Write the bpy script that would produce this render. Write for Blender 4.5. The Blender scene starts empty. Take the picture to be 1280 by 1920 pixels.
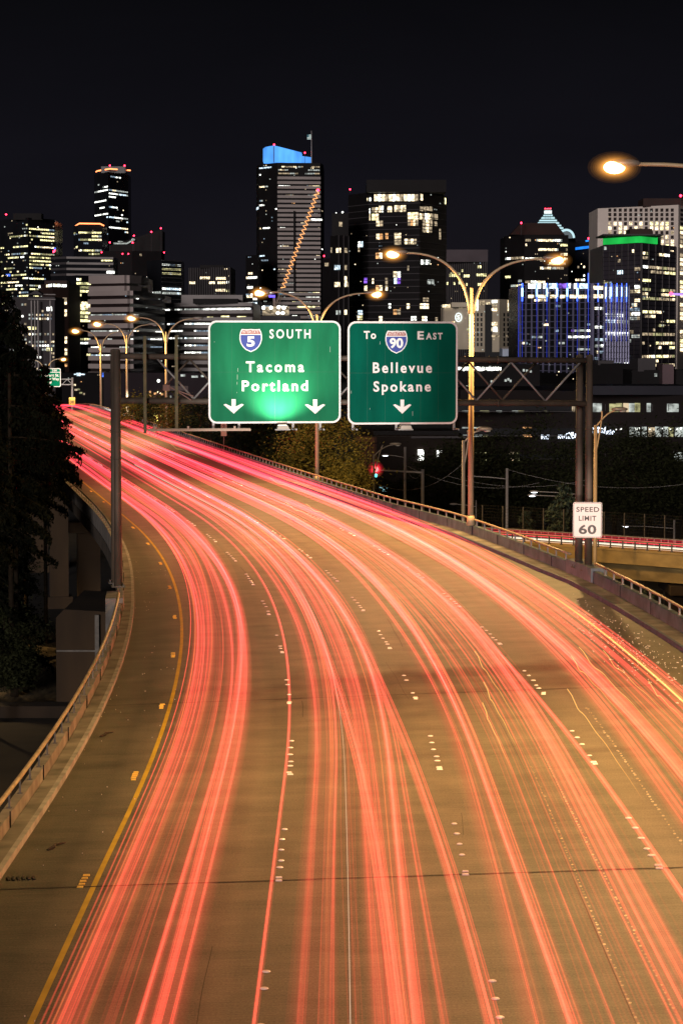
import bpy, math, random
from mathutils import Vector
random.seed(7)
S = bpy.context.scene
COL = S.collection
V = Vector
# ------------------------------------------------------------------ camera
F = 4750.0; YH = 647.0; HC = 10.2
PIT = math.atan((960 - YH) / F)
cp, sp_ = math.cos(PIT), math.sin(PIT)
CAM = V((0, 0, HC))
cd = bpy.data.cameras.new('camera'); cam = bpy.data.objects.new('camera', cd); COL.objects.link(cam)
cam.location = CAM; cam.rotation_euler = (math.pi / 2 - PIT, 0, 0)
cd.sensor_fit = 'VERTICAL'; cd.sensor_height = 24; cd.lens = 24 * F / 1920
cd.clip_start = 0.5; cd.clip_end = 12000
S.camera = cam
S.view_settings.view_transform = 'Standard'; S.view_settings.look = 'None'
S.view_settings.exposure = 0; S.view_settings.gamma = 1; S.view_settings.use_curve_mapping = False
S.cycles.transparent_max_bounces = 96
S.cycles.max_bounces = 3; S.cycles.diffuse_bounces = 0; S.cycles.glossy_bounces = 1
S.cycles.sample_clamp_indirect = 2.0
S.cycles.light_sampling_threshold = 0.003
# ------------------------------------------------------------------ night sky
w = bpy.data.worlds.new('World'); S.world = w; w.use_nodes = True
nt = w.node_tree; nt.nodes.clear()
tc = nt.nodes.new('ShaderNodeTexCoord'); sx = nt.nodes.new('ShaderNodeSeparateXYZ')
rp = nt.nodes.new('ShaderNodeValToRGB'); bg = nt.nodes.new('ShaderNodeBackground'); ow = nt.nodes.new('ShaderNodeOutputWorld')
nt.links.new(tc.outputs['Generated'], sx.inputs[0]); nt.links.new(sx.outputs['Z'], rp.inputs[0])
wn = nt.nodes.new('ShaderNodeTexNoise'); wn.inputs['Scale'].default_value = 5; wn.inputs['Detail'].default_value = 4; wn.inputs['Distortion'].default_value = .6
wp = nt.nodes.new('ShaderNodeMapping'); wp.inputs['Scale'].default_value = (1, 1, 3.5); wr = nt.nodes.new('ShaderNodeMapRange'); wr.inputs[3].default_value = .72; wr.inputs[4].default_value = 1.3
nt.links.new(tc.outputs['Generated'], wp.inputs[0]); nt.links.new(wp.outputs[0], wn.inputs[0]); nt.links.new(wn.outputs[0], wr.inputs[0]); nt.links.new(wr.outputs[0], bg.inputs[1])
nt.links.new(rp.outputs[0], bg.inputs[0]); nt.links.new(bg.outputs[0], ow.inputs[0])
e = rp.color_ramp.elements
e[0].position = 0.0; e[0].color = (.0092, .0082, .0105, 1)
e[1].position = 0.145; e[1].color = (.0026, .0026, .0034, 1)
m_ = e.new(0.06); m_.color = (.0060, .0056, .0085, 1)
# added fill light from behind the camera, standing for city glow on the facades
sd = bpy.data.lights.new('facade_fill', 'SUN'); sd.energy = 1.45; sd.angle = math.radians(10); sd.color = (1, .88, .84)
so = bpy.data.objects.new('facade_fill', sd); COL.objects.link(so)
so.rotation_euler = (math.radians(84.5), 0, math.radians(-13))

# ------------------------------------------------------------------ pixel <-> world
def ray(px, py):
    a = (px - 640) / F; b = (960 - py) / F
    return V((a, cp + sp_ * b, -sp_ + cp * b))
def at(px, py, Y):
    r = ray(px, py); return CAM + r * (Y / r.y)
def Xat(px, Y):                                    # world x of a pixel column at distance Y
    return (px - 640) / F * Y * 1.002
def zat(py, Y): return at(640, py, Y).z
def project(P):
    q = P - CAM; d = q.y * cp - q.z * sp_; u = q.y * sp_ + q.z * cp
    return 640 + F * q.x / d, 960 - F * u / d
def rayplane(px, py, P0, n):
    r = ray(px, py); return CAM + r * ((P0 - CAM).dot(n) / r.dot(n))

# ------------------------------------------------------------------ objects
def tag(o, label=None, cat=None, group=None, kind=None):
    if label: o['label'] = label
    if cat: o['category'] = cat
    if group: o['group'] = group
    if kind: o['kind'] = kind
    return o
def thing(name, loc, label, cat, group=None):
    o = bpy.data.objects.new(name, None); COL.objects.link(o); o.location = loc
    o.empty_display_size = .2
    return tag(o, label, cat, group)
class MB:
    def __init__(s): s.v = []; s.f = []; s.m = []; s.a = []
    def add(s, vs, fs, m=0, a=None):
        n = len(s.v); s.v += [tuple(p) for p in vs]
        s.f += [tuple(i + n for i in f) for f in fs]; s.m += [m] * len(fs)
        if a is not None: s.a += a if isinstance(a, list) else [a] * len(vs)
    def box(s, c, sz, rz=0, m=0, ax=None):
        c = V(c)
        if ax is None:
            ca, sa = math.cos(rz), math.sin(rz); X = V((ca, sa, 0)); Y = V((-sa, ca, 0)); Z = V((0, 0, 1))
        else: X, Y, Z = ax
        X = X * sz[0] / 2; Y = Y * sz[1] / 2; Z = Z * sz[2] / 2
        vs = [c + X * i + Y * j + Z * k for k in (-1, 1) for j in (-1, 1) for i in (-1, 1)]
        s.add(vs, [(0, 2, 3, 1), (4, 5, 7, 6), (0, 1, 5, 4), (2, 6, 7, 3), (0, 4, 6, 2), (1, 3, 7, 5)], m)
    def prism(s, pts, ext, m=0):                     # polygon + extrusion vector
        n = len(pts); ext = V(ext); vs = [V(p) for p in pts] + [V(p) + ext for p in pts]
        s.add(vs, [tuple(range(n))[::-1], tuple(range(n, 2 * n))] + [(i, (i + 1) % n, n + (i + 1) % n, n + i) for i in range(n)], m)
    def tube(s, pts, r, n=8, m=0, cap=True):
        pts = [V(p) for p in pts]; rs = r if isinstance(r, (list, tuple)) else [r] * len(pts)
        vs = []; ref = None
        for i, p in enumerate(pts):
            t = (pts[min(i + 1, len(pts) - 1)] - pts[max(i - 1, 0)]).normalized()
            if ref is None: ref = V((0, 0, 1)) if abs(t.z) < .9 else V((1, 0, 0))
            a = t.cross(ref).normalized(); b = a.cross(t).normalized(); ref = b
            for k in range(n):
                th = 2 * math.pi * (k + .5) / n; vs.append(p + (a * math.cos(th) + b * math.sin(th)) * rs[i])
        fs = [(i * n + k, i * n + (k + 1) % n, (i + 1) * n + (k + 1) % n, (i + 1) * n + k) for i in range(len(pts) - 1) for k in range(n)]
        if cap: fs += [tuple(range(n))[::-1], tuple(range((len(pts) - 1) * n, len(pts) * n))]
        s.add(vs, fs, m)
    def ball(s, c, r, n=10, k=6, m=0, ax=None):
        c = V(c); r = r if isinstance(r, (tuple, list)) else (r, r, r); vs = []
        X, Y, Z = ax or (V((1, 0, 0)), V((0, 1, 0)), V((0, 0, 1)))
        for j in range(1, k):
            ph = math.pi * j / k
            for i in range(n):
                th = 2 * math.pi * i / n
                vs.append(c + X * r[0] * math.sin(ph) * math.cos(th) + Y * r[1] * math.sin(ph) * math.sin(th) + Z * r[2] * math.cos(ph))
        vs += [c + Z * r[2], c - Z * r[2]]; T = len(vs) - 2
        fs = [(j * n + i, (j + 1) * n + i, (j + 1) * n + (i + 1) % n, j * n + (i + 1) % n) for j in range(k - 2) for i in range(n)]
        fs += [(T, i, (i + 1) % n) for i in range(n)] + [(T + 1, (k - 2) * n + (i + 1) % n, (k - 2) * n + i) for i in range(n)]
        s.add(vs, fs, m)
    def build(s, name, mats, parent=None, loc=None, smooth=False):
        if not s.f: return None
        o0 = V(parent.location) if parent is not None else (V(loc) if loc is not None else V((0, 0, 0)))
        if parent is not None and parent.parent is not None: o0 = o0 + V(parent.parent.location)
        me = bpy.data.meshes.new(name)
        me.from_pydata([(p[0] - o0.x, p[1] - o0.y, p[2] - o0.z) for p in s.v], [], s.f)
        mats = mats if isinstance(mats, (list, tuple)) else [mats]
        for m in mats: me.materials.append(m)
        if len(mats) > 1: me.polygons.foreach_set('material_index', s.m)
        if smooth: me.polygons.foreach_set('use_smooth', [True] * len(me.polygons))
        if s.a:
            at_ = me.attributes.new('glow', 'FLOAT', 'POINT'); at_.data.foreach_set('value', s.a)
        me.update()
        o = bpy.data.objects.new(name, me); COL.objects.link(o)
        if parent is not None: o.parent = parent
        elif loc is not None: o.location = loc
        return o

# ------------------------------------------------------------------ materials
MATS = {}
def mat(name, col, rough=.7, metal=0, var=0.0, scale=1.0, stretch=(1, 1, 1), bump=0.0, col2=None, spec=.5):
    if name in MATS: return MATS[name]
    m = bpy.data.materials.new(name); m.use_nodes = True; nt = m.node_tree; b = nt.nodes['Principled BSDF']
    b.inputs['Base Color'].default_value = (*col, 1); b.inputs['Roughness'].default_value = rough
    b.inputs['Metallic'].default_value = metal; b.inputs['Specular IOR Level'].default_value = spec
    if var or col2:
        g = nt.nodes.new('ShaderNodeTexCoord'); mp = nt.nodes.new('ShaderNodeMapping'); mp.inputs['Scale'].default_value = stretch
        n = nt.nodes.new('ShaderNodeTexNoise'); n.inputs['Scale'].default_value = scale; n.inputs['Detail'].default_value = 6
        r = nt.nodes.new('ShaderNodeValToRGB')
        c2 = col2 or tuple(c * (1 - var) for c in col); c1 = col if col2 else tuple(min(1, c * (1 + var)) for c in col)
        r.color_ramp.elements[0].position = .32; r.color_ramp.elements[1].position = .68
        r.color_ramp.elements[0].color = (*c2, 1); r.color_ramp.elements[1].color = (*c1, 1)
        L = nt.links.new; L(g.outputs['Object'], mp.inputs[0]); L(mp.outputs[0], n.inputs[0]); L(n.outputs[0], r.inputs[0]); L(r.outputs[0], b.inputs['Base Color'])
        if bump:
            bp = nt.nodes.new('ShaderNodeBump'); bp.inputs['Strength'].default_value = bump; L(n.outputs[0], bp.inputs['Height']); L(bp.outputs[0], b.inputs['Normal'])
    MATS[name] = m; return m
def emi(name, col, st, var=0.0, scale=1.0, stretch=(1, 1, 1), sample=False):
    if name in MATS: return MATS[name]
    m = bpy.data.materials.new(name); m.use_nodes = True; nt = m.node_tree; nt.nodes.clear()
    em = nt.nodes.new('ShaderNodeEmission'); o = nt.nodes.new('ShaderNodeOutputMaterial')
    em.inputs[0].default_value = (*col, 1); em.inputs[1].default_value = st
    L = nt.links.new; L(em.outputs[0], o.inputs[0])
    if var:
        g = nt.nodes.new('ShaderNodeNewGeometry'); mp = nt.nodes.new('ShaderNodeMapping'); mp.inputs['Scale'].default_value = stretch
        n = nt.nodes.new('ShaderNodeTexNoise'); n.inputs['Scale'].default_value = scale; n.inputs['Detail'].default_value = 3
        r = nt.nodes.new('ShaderNodeMapRange'); r.inputs[1].default_value = .35; r.inputs[2].default_value = .65
        r.inputs[3].default_value = st * (1 - var); r.inputs[4].default_value = st * (1 + var)
        L(g.outputs['Position'], mp.inputs[0]); L(mp.outputs[0], n.inputs[0]); L(n.outputs[0], r.inputs[0]); L(r.outputs[0], em.inputs[1])
    m.cycles.emission_sampling = 'FRONT' if sample else 'NONE'
    MATS[name] = m; return m
def trailmat(name, col, st, near=None):
    m = bpy.data.materials.new(name); m.use_nodes = True; nt = m.node_tree; nt.nodes.clear()
    em = nt.nodes.new('ShaderNodeEmission'); tr = nt.nodes.new('ShaderNodeBsdfTransparent'); ad = nt.nodes.new('ShaderNodeAddShader'); o = nt.nodes.new('ShaderNodeOutputMaterial')
    at_ = nt.nodes.new('ShaderNodeAttribute'); at_.attribute_name = 'glow'; mu = nt.nodes.new('ShaderNodeMath'); mu.operation = 'MULTIPLY'; mu.inputs[1].default_value = st
    L = nt.links.new; em.inputs[0].default_value = (*col, 1)
    L(at_.outputs['Fac'], mu.inputs[0]); L(mu.outputs[0], em.inputs[1]); L(em.outputs[0], ad.inputs[0]); L(tr.outputs[0], ad.inputs[1]); L(ad.outputs[0], o.inputs[0])
    if near:                                          # colour shifts from rosy far off to orange-red close by, fixed in the place
        ge = nt.nodes.new('ShaderNodeNewGeometry'); sp = nt.nodes.new('ShaderNodeSeparateXYZ'); mr = nt.nodes.new('ShaderNodeMapRange'); mx = nt.nodes.new('ShaderNodeMix'); mx.data_type = 'RGBA'
        mr.inputs[1].default_value = 50; mr.inputs[2].default_value = 150; L(ge.outputs['Position'], sp.inputs[0]); L(sp.outputs['Y'], mr.inputs[0]); L(mr.outputs[0], mx.inputs[0])
        mx.inputs[6].default_value = (*near, 1); mx.inputs[7].default_value = (*col, 1); L(mx.outputs[2], em.inputs[0])
    m.cycles.emission_sampling = 'NONE'; MATS[name] = m; return m

def road_material():
    m = bpy.data.materials.new('road_concrete'); m.use_nodes = True; nt = m.node_tree; b = nt.nodes['Principled BSDF']; N = nt.nodes.new; L = nt.links.new
    g = N('ShaderNodeTexCoord')
    def noise(sc, st, det=5):
        mp = N('ShaderNodeMapping'); mp.inputs['Scale'].default_value = st; n = N('ShaderNodeTexNoise'); n.inputs['Scale'].default_value = sc; n.inputs['Detail'].default_value = det
        L(g.outputs['UV'], mp.inputs[0]); L(mp.outputs[0], n.inputs[0]); return n.outputs[0]
    big = noise(1, (.5, .03, 1)); tine = noise(1, (.9, 16, 1), 2); fine = noise(24, (1, 1, 1), 10); mid = noise(1, (.6, .9, 1), 8); lane = noise(1, (1.5, .012, 1), 2)
    def mix(a, bb, f):
        x = N('ShaderNodeMath'); x.operation = 'MULTIPLY_ADD'; x.inputs[1].default_value = f; L(a, x.inputs[0]); L(bb, x.inputs[2]) if not isinstance(bb, float) else setattr(x.inputs[2], 'default_value', bb); return x.outputs[0]
    s = mix(lane, mix(big, mix(tine, mix(fine, mix(mid, 0.0, .24), .38), .16), .15), .13)
    r = N('ShaderNodeValToRGB'); r.color_ramp.elements[0].position = .40; r.color_ramp.elements[1].position = .66
    r.color_ramp.elements[0].color = (.062, .062, .046, 1); r.color_ramp.elements[1].color = (.275, .25, .19, 1)
    L(s, r.inputs[0])
    su = N('ShaderNodeSeparateXYZ'); L(g.outputs['UV'], su.inputs[0]); mr = N('ShaderNodeMapRange'); mr.inputs[1].default_value = -7.9; mr.inputs[2].default_value = -6.7; mr.inputs[3].default_value = .62; mr.inputs[4].default_value = .86  # left shoulder darker: grime tone that also stands for weaker lamp light
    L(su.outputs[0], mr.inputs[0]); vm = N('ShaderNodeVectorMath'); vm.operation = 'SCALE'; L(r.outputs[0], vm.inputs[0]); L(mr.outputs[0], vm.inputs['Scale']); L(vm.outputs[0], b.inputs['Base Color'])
    b.inputs['Roughness'].default_value = .62; b.inputs['Specular IOR Level'].default_value = .35
    bp = N('ShaderNodeBump'); bp.inputs['Strength'].default_value = .35; bp.inputs['Distance'].default_value = .01; L(mix(tine, fine, 1.0), bp.inputs['Height']); L(bp.outputs[0], b.inputs['Normal'])
    return m
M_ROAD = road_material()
CONCL = mat('parapet_concrete_left', (.20, .18, .16), .85, var=.35, scale=1.3, bump=.3)
CONC = mat('parapet_concrete', (.095, .14, .165), .85, var=.35, scale=1.3, bump=.3)  # right side: blue put into the colour to stand for city light
WALK = mat('walkway_concrete', (.17, .16, .145), .9, var=.5, scale=1.0)
KERB = mat('kerb_concrete', (.30, .29, .28), .8, var=.3, scale=2)
KERB_B = mat('kerb_blue_grey', (.05, .085, .14), .7, var=.3, scale=2)  # blue deepened in the colour to stand for cool city light
STEEL = mat('galvanised_steel', (.30, .29, .28), .5, .3, var=.2, scale=4)
RAILM = mat('rail_tube_metal', (.42, .33, .22), .5, .2, var=.25, scale=3)
DARKM = mat('dark_steel', (.10, .09, .075), .6, .2, var=.3, scale=3)
GANT = mat('weathered_gantry_steel', (.10, .076, .056), .65, .2, var=.35, scale=2, stretch=(1, 1, .3))
OLIVE = mat('olive_beam_steel', (.13, .12, .055), .6, .1, var=.3, scale=2)
BLACKR = mat('joint_rubber', (.015, .013, .012), .8)
YEL = mat('yellow_line_paint', (.50, .36, .03), .7, var=.15, scale=1.5)
WHITEB = mat('white_marker_ceramic', (.92, .9, .86), .3)
YELB = mat('yellow_marker_plastic', (.9, .62, .12), .3)
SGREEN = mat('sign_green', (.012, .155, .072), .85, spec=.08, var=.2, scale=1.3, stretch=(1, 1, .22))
SGREEN2 = mat('sign_green_unlit', (.0, .088, .056), .85, spec=.08, var=.2, scale=1.3, stretch=(1, 1, .22))  # darker copy of the sign green, its missing lamp light put into the colour
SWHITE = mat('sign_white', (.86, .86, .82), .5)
SPINK = mat('sign_white_pink_lit', (.86, .78, .74), .5)  # white with the pinkish light falling on it put into the colour
SRED = mat('shield_red', (.35, .05, .03), .5); SBLUE = mat('shield_blue', (.015, .04, .30), .5)
SBLK = mat('sign_black', (.02, .015, .012), .5)
SYEL = mat('sign_amber', (.85, .5, .05), .5)
ALU = mat('sign_back_aluminium', (.3, .3, .3), .5, .6)

# ------------------------------------------------------------------ road alignment
def Xc(Y):
    if Y < 55: return 2.4
    if Y < 150: return 2.4 - .168 * (Y - 55) ** 2 / 190
    return 2.4 - .168 * 47.5 - .168 * (Y - 150)
def slope(Y): return -.168 * min(1, max(0, (Y - 55) / 95))
def drop(Y): return 0 if Y < 365 else -((Y - 365) ** 2) / 4000
def RD(Y, d, h=0.0):
    k = slope(Y); n = math.sqrt(1 + k * k)
    return V((Xc(Y) + d / n, Y - d * k / n, .033 * d + drop(Y) + h))
def tab(T, Y):
    if Y <= T[0][0]: return T[0][1]
    for (a, x), (b, y) in zip(T, T[1:]):
        if Y <= b:
            t = (Y - a) / (b - a); t = t * t * (3 - 2 * t) if False else t
            return x + (y - x) * t
    return T[-1][1]
def dK(Y): return tab([(0, -9.1), (50, -9.1), (76, -8.95), (109, -8.75), (157, -8.05), (193, -7.85), (400, -7.8)], Y)
def dYel(Y): return tab([(0, -7.2), (50, -7.18), (90, -7.0), (170, -6.82), (240, -6.76)], Y)
def dR(Y): return tab([(0, 9.9), (104, 9.9), (110, 9.6), (133, 9.1), (148, 8.1), (180, 7.8), (400, 7.7)], Y)
def Ys(a, b, st):
    n = max(1, int((b - a) / st)); return [a + (b - a) * i / n for i in range(n + 1)]
def strip(mb, ys, fa, fb, ha=0., hb=0., m=0):
    n = len(ys); vs = []
    for Y in ys: vs += [RD(Y, fa(Y), ha), RD(Y, fb(Y), hb)]
    mb.add(vs, [(2 * i, 2 * i + 1, 2 * i + 3, 2 * i + 2) for i in range(n - 1)], m)
def extr(mb, ys, prof, m=0):                        # closed profile [(dfun, h)] swept along the road
    n = len(prof); vs = []
    for Y in ys: vs += [RD(Y, f(Y), h) for f, h in prof]
    fs = [(i * n + k, (i + 1) * n + k, (i + 1) * n + (k + 1) % n, i * n + (k + 1) % n) for i in range(len(ys) - 1) for k in range(n)]
    fs += [tuple(range(n)), tuple(range((len(ys) - 1) * n, len(ys) * n))[::-1]]
    mb.add(vs, fs, m)
YR = Ys(-10, 640, 3.0)
mb = MB(); strip(mb, YR, lambda Y: dK(Y) - .02, lambda Y: dR(Y) - .72)
# four-column cross section for smooth shading
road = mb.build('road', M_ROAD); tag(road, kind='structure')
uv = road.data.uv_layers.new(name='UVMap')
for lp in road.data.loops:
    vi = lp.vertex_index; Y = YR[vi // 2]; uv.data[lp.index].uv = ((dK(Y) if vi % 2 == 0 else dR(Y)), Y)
# deck below the road
mb = MB(); extr(mb, YR, [(lambda Y: dK(Y) - .75, -.35), (lambda Y: dR(Y) + .3, -.35), (lambda Y: dR(Y) + .3, -1.1), (lambda Y: dR(Y) - 1.5, -2.2), (lambda Y: dK(Y) + 1.5, -2.2), (lambda Y: dK(Y) - .75, -1.1)])
tag(mb.build('viaduct_deck', mat('deck_concrete', (.07, .055, .04), .9, var=.4, scale=.7)), kind='structure')
# kerb walks
mb = MB(); extr(mb, YR, [(lambda Y: dK(Y), .15), (lambda Y: dK(Y) - .12, .15), (lambda Y: dK(Y) - .12, -.3), (lambda Y: dK(Y), -.3)])
tag(mb.build('kerb_left', KERB), kind='structure')
mb = MB(); extr(mb, YR, [(lambda Y: dK(Y) - .122, .147), (lambda Y: dK(Y) - .44, .147), (lambda Y: dK(Y) - .44, -.3), (lambda Y: dK(Y) - .122, -.3)])
tag(mb.build('walkway_left', WALK), kind='structure')
mb = MB(); extr(mb, YR, [(lambda Y: dR(Y) - .70, .16), (lambda Y: dR(Y) - .60, .16), (lambda Y: dR(Y) - .60, -.3), (lambda Y: dR(Y) - .70, -.3)])
tag(mb.build('kerb_right', KERB_B), kind='structure')
mb = MB(); extr(mb, YR, [(lambda Y: dR(Y) - .598, .157), (lambda Y: dR(Y), .157), (lambda Y: dR(Y), -.3), (lambda Y: dR(Y) - .598, -.3)])
tag(mb.build('walkway_right', WALK), kind='structure')
# parapets with tube rail
def parapet(side, name, label, y0, y1, hw, hr, rm):
    f = (lambda Y, o=0: dR(Y) + o) if side > 0 else (lambda Y, o=0: dK(Y) - .44 - o)
    t = thing(name, RD(y0, f(y0)), label, 'parapet wall')
    ys = Ys(y0, y1, 3)
    m = MB(); extr(m, ys, [(lambda Y: f(Y, 0), -.3), (lambda Y: f(Y, .03), hw), (lambda Y: f(Y, .26), hw), (lambda Y: f(Y, .28), -.9)])
    # thin construction joints every 6 m
    m.build('wall', CONC if side > 0 else CONCL, t)
    j = MB(); Y = y0 + 3
    while Y < min(y1, 260):
        c = RD(Y, f(Y, .005), .3); k = slope(Y); j.box(c, (.03, .015, hw * .95), math.atan(-k)); Y += 6.1
    j.build('joint', BLACKR, t)
    r = MB(); r.tube([RD(Y, f(Y, .14), hr) for Y in ys], .055, 10); r.build('rail', rm, t, smooth=True)
    Y = y0 + .8; q = []
    while Y < y1 - .3 and Y < 400:
        q.append(Y); Y += 1.83 * math.cos(math.atan(slope(Y)))
    q.sort(); st = MB()
    for i, Y in enumerate(q):
        p = MB() if i < 90 else st
        a = RD(Y, f(Y, .14), hw); b = RD(Y, f(Y, .14), hr - .04); ang = math.atan(-slope(Y)) 
        q_ = (.035, .07) if side < 0 else (.06, .09)
        p.box(a + V((0, 0, .008)), (.12, .13, .014), ang); p.box((a + b) / 2, (*q_, (b - a).length), ang)
        p.box(b + V((0, 0, -.01)), (.09, .1, .02), ang)
        if i < 90: p.build('rail_post', STEEL if side > 0 else DARKM, t)
    if st.f: tag(st.build('rail_post', STEEL, t), kind='stuff')
    return t
YG_L, YG_R = 102.0, 105.3
parapet(-1, 'parapet_wall', 'low concrete parapet with rusty tube rail along the left edge, nearer than the gantry', -10, 99.5, .42, .80, RAILM)
parapet(-1, 'parapet_wall', 'low dark parapet on the left viaduct edge, curving away beyond the gantry post', 102.6, 640, .5, .80, DARKM)
parapet(1, 'parapet_wall', 'concrete parapet with golden tube rail at the right, nearer than the speed limit sign', -10, 102.6, .62, .93, RAILM)
parapet(1, 'parapet_wall', 'long concrete parapet with golden tube rail running from the right gantry posts into the distance', 107.4, 640, .62, .93, RAILM)
# yellow edge line, expansion joints
mb = MB(); strip(mb, Ys(-10, 400, 2), lambda Y: dYel(Y) - .055, lambda Y: dYel(Y) + .055, .006, .006)
tag(mb.build('yellow_edge_line', YEL), kind='structure')
for (Y0, wd) in ((48.3, .07), (73.6, .05), (123.5, .05), (160, .05), (210, .06), (262, .06)):
    mb = MB(); n = 24; a, b = dK(Y0) + .02, dR(Y0) - .74; k = slope(Y0); vs = []
    for i in range(n + 1):
        d = a + (b - a) * i / n; o = .012 * math.sin(i * 1.7)
        vs += [RD(Y0 + o, d, .009), RD(Y0 + wd + o * .5, d, .009)]
    mb.add(vs, [(2 * i, 2 * i + 1, 2 * i + 3, 2 * i + 2) for i in range(n)])
    tag(mb.build('expansion_joint', BLACKR), kind='structure')
# thin longitudinal saw joints between slabs, dark tar
mb = MB()
for d in (2.0, -1.7, 5.4):
    strip(mb, Ys(20, 150, 2), lambda Y, d=d: d - .005, lambda Y, d=d: d + .005, .005, .005)
for Y0 in (31, 39.5, 56, 64.5, 82, 91, 99.5, 108, 116):
    strip(mb, [Y0, Y0 + .02], lambda Y: dK(Y) + .03, lambda Y: dYel(Y) + .2, .005, .005)
rq = random.Random(41)
for i in range(26):
    Y0 = rq.uniform(36, 125); d0 = rq.uniform(-6.5, 7.5); ln = rq.uniform(2, 9); ww = rq.uniform(.004, .011); sl = rq.uniform(-.03, .03); ph = rq.uniform(0, 6)
    strip(mb, Ys(Y0, Y0 + ln, .5), lambda Y: d0 + sl * (Y - Y0) + .012 * math.sin(Y * 1.1 + ph) - ww, lambda Y: d0 + sl * (Y - Y0) + .012 * math.sin(Y * 1.1 + ph) + ww * .6, .0045, .0045)
tag(mb.build('slab_joints', mat('tar', (.07, .062, .05), .9)), kind='structure')

# raised lane markers
def disc_mesh():
    m = MB(); n = 12; vs = []
    for r, z in ((.072, 0), (.07, .01), (.052, .02), (.02, .024)):
        vs += [(r * math.cos(2 * math.pi * i / n), r * math.sin(2 * math.pi * i / n), z) for i in range(n)]
    m.add(vs, [(j * n + i, j * n + (i + 1) % n, (j + 1) * n + (i + 1) % n, (j + 1) * n + i) for j in range(3) for i in range(n)] + [tuple(range(3 * n, 4 * n))])
    o = m.build('tmp', WHITEB); me = o.data; bpy.data.objects.remove(o); return me
def refl_mesh(mt):
    m = MB(); vs = [(-.07, -.06, 0), (.07, -.06, 0), (.07, .06, 0), (-.07, .06, 0), (-.06, -.03, .024), (.06, -.03, .024), (.06, .04, .024), (-.06, .04, .024)]
    m.add(vs, [(4, 5, 6, 7), (0, 1, 5, 4), (1, 2, 6, 5), (2, 3, 7, 6), (3, 0, 4, 7)])
    o = m.build('tmp', mt); me = o.data; bpy.data.objects.remove(o); return me
DM, RM, YM = disc_mesh(), refl_mesh(WHITEB), refl_mesh(YELB)
me2 = bpy.data.meshes
spots = []
rows = [36.0]; Yv = 48.3
while Yv < 345: rows.append(Yv); Yv += 12.15 * math.cos(math.atan(slope(Yv)))
for Yn in rows:
    for li, d in enumerate((-3.62, 0, 3.72)):
        for off, kd in ((0, 'r'), (.28, 'r'), (1.25, 'd'), (1.9, 'd'), (3.0, 'd'), (4.1, 'd'), (5.2, 'd')):
            if kd == 'd' and random.random() < .15: continue
            spots.append((Yn + off, d + random.uniform(-.02, .02), kd, li))
    if Yn < 240:
        for q in range(5):
            if random.random() < .85: spots.append((Yn + q * .27, dYel(Yn) - .24 + random.uniform(-.015, .015), 'y', 3))
spots.sort()
LB = ['white raised marker in the dotted line between the leftmost and second lanes', 'white raised marker in the middle dotted lane line of the road', 'white raised marker in the dotted line left of the rightmost lane', 'yellow raised reflector beside the yellow edge line']
GR = ['markers of the left dotted lane line', 'markers of the middle dotted lane line', 'markers of the right dotted lane line', 'yellow reflectors beside the edge line']
rest = MB()
for i, (Y, d, kd, li) in enumerate(spots):
    p = RD(Y, d, .006)
    if i < 300:
        o = bpy.data.objects.new('yellow_road_marker' if kd == 'y' else 'road_marker', {'d': DM, 'r': RM, 'y': YM}[kd]); COL.objects.link(o)
        o.location = p; o.rotation_euler = (0, 0, math.atan(-slope(Y)) + random.uniform(-.1, .1)); s = random.uniform(.85, 1.1); o.scale = (s, s, 1)
        tag(o, LB[li], 'road marker', GR[li])
    else:
        rest.box(p + V((0, 0, .014)), (.12, .12, .028), 0, 1 if kd == 'y' else 0)
tag(rest.build('road_marker', [WHITEB, YELB]), 'tiny white raised markers dotting the lane lines in the distance', 'road markers', kind='stuff')
# debris
gl = mat('broken_glass', (.9, .85, .75), .15)
mb = MB()
for i in range(330):
    Y = 84 + random.gauss(0, 7.5); d = dR(Y) - 1.0 - abs(random.gauss(1.1, .7)); s = random.uniform(.008, .024) if i % 9 else .04
    mb.box(RD(Y, d, .012), (s, s * 1.6, .02), random.random() * 3)
for i in range(70):
    Y = random.uniform(38, 130); d = dK(Y) + random.uniform(.05, 1.7) ** 1.3; s = random.uniform(.006, .014)
    mb.box(RD(Y, d, .012), (s, s * 1.6, .02), random.random() * 3)
tag(mb.build('glass_debris', gl), 'glittering bits of broken glass and grit strewn along the road shoulders', 'debris', kind='stuff')
db = mat('rubber_scrap', (.03, .02, .015), .9, var=.4, scale=9)
for (Y, d, lab) in ((67.5, -8.72, 'black strip of torn rubber lying by the left kerb'), (52.0, -8.5, 'crumpled dark scrap lying on the left shoulder near the drain')):
    m = MB(); m.tube([RD(Y, d, .03), RD(Y + .2, d + .12, .05), RD(Y + .5, d + .1, .03), RD(Y + .75, d + .3, .02)], [.02, .04, .035, .01], 5)
    o = m.build('road_debris', db, loc=RD(Y, d)); tag(o, lab, 'debris')
m = MB()
for i in range(6): m.box(RD(49.3, -8.95 + i * .1, .012), (.05, .32, .02), .2)
tag(m.build('drain_grate', BLACKR, loc=RD(49.3, -8.7)), 'slotted black drain grate at the foot of the left kerb', 'drain grate')

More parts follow.
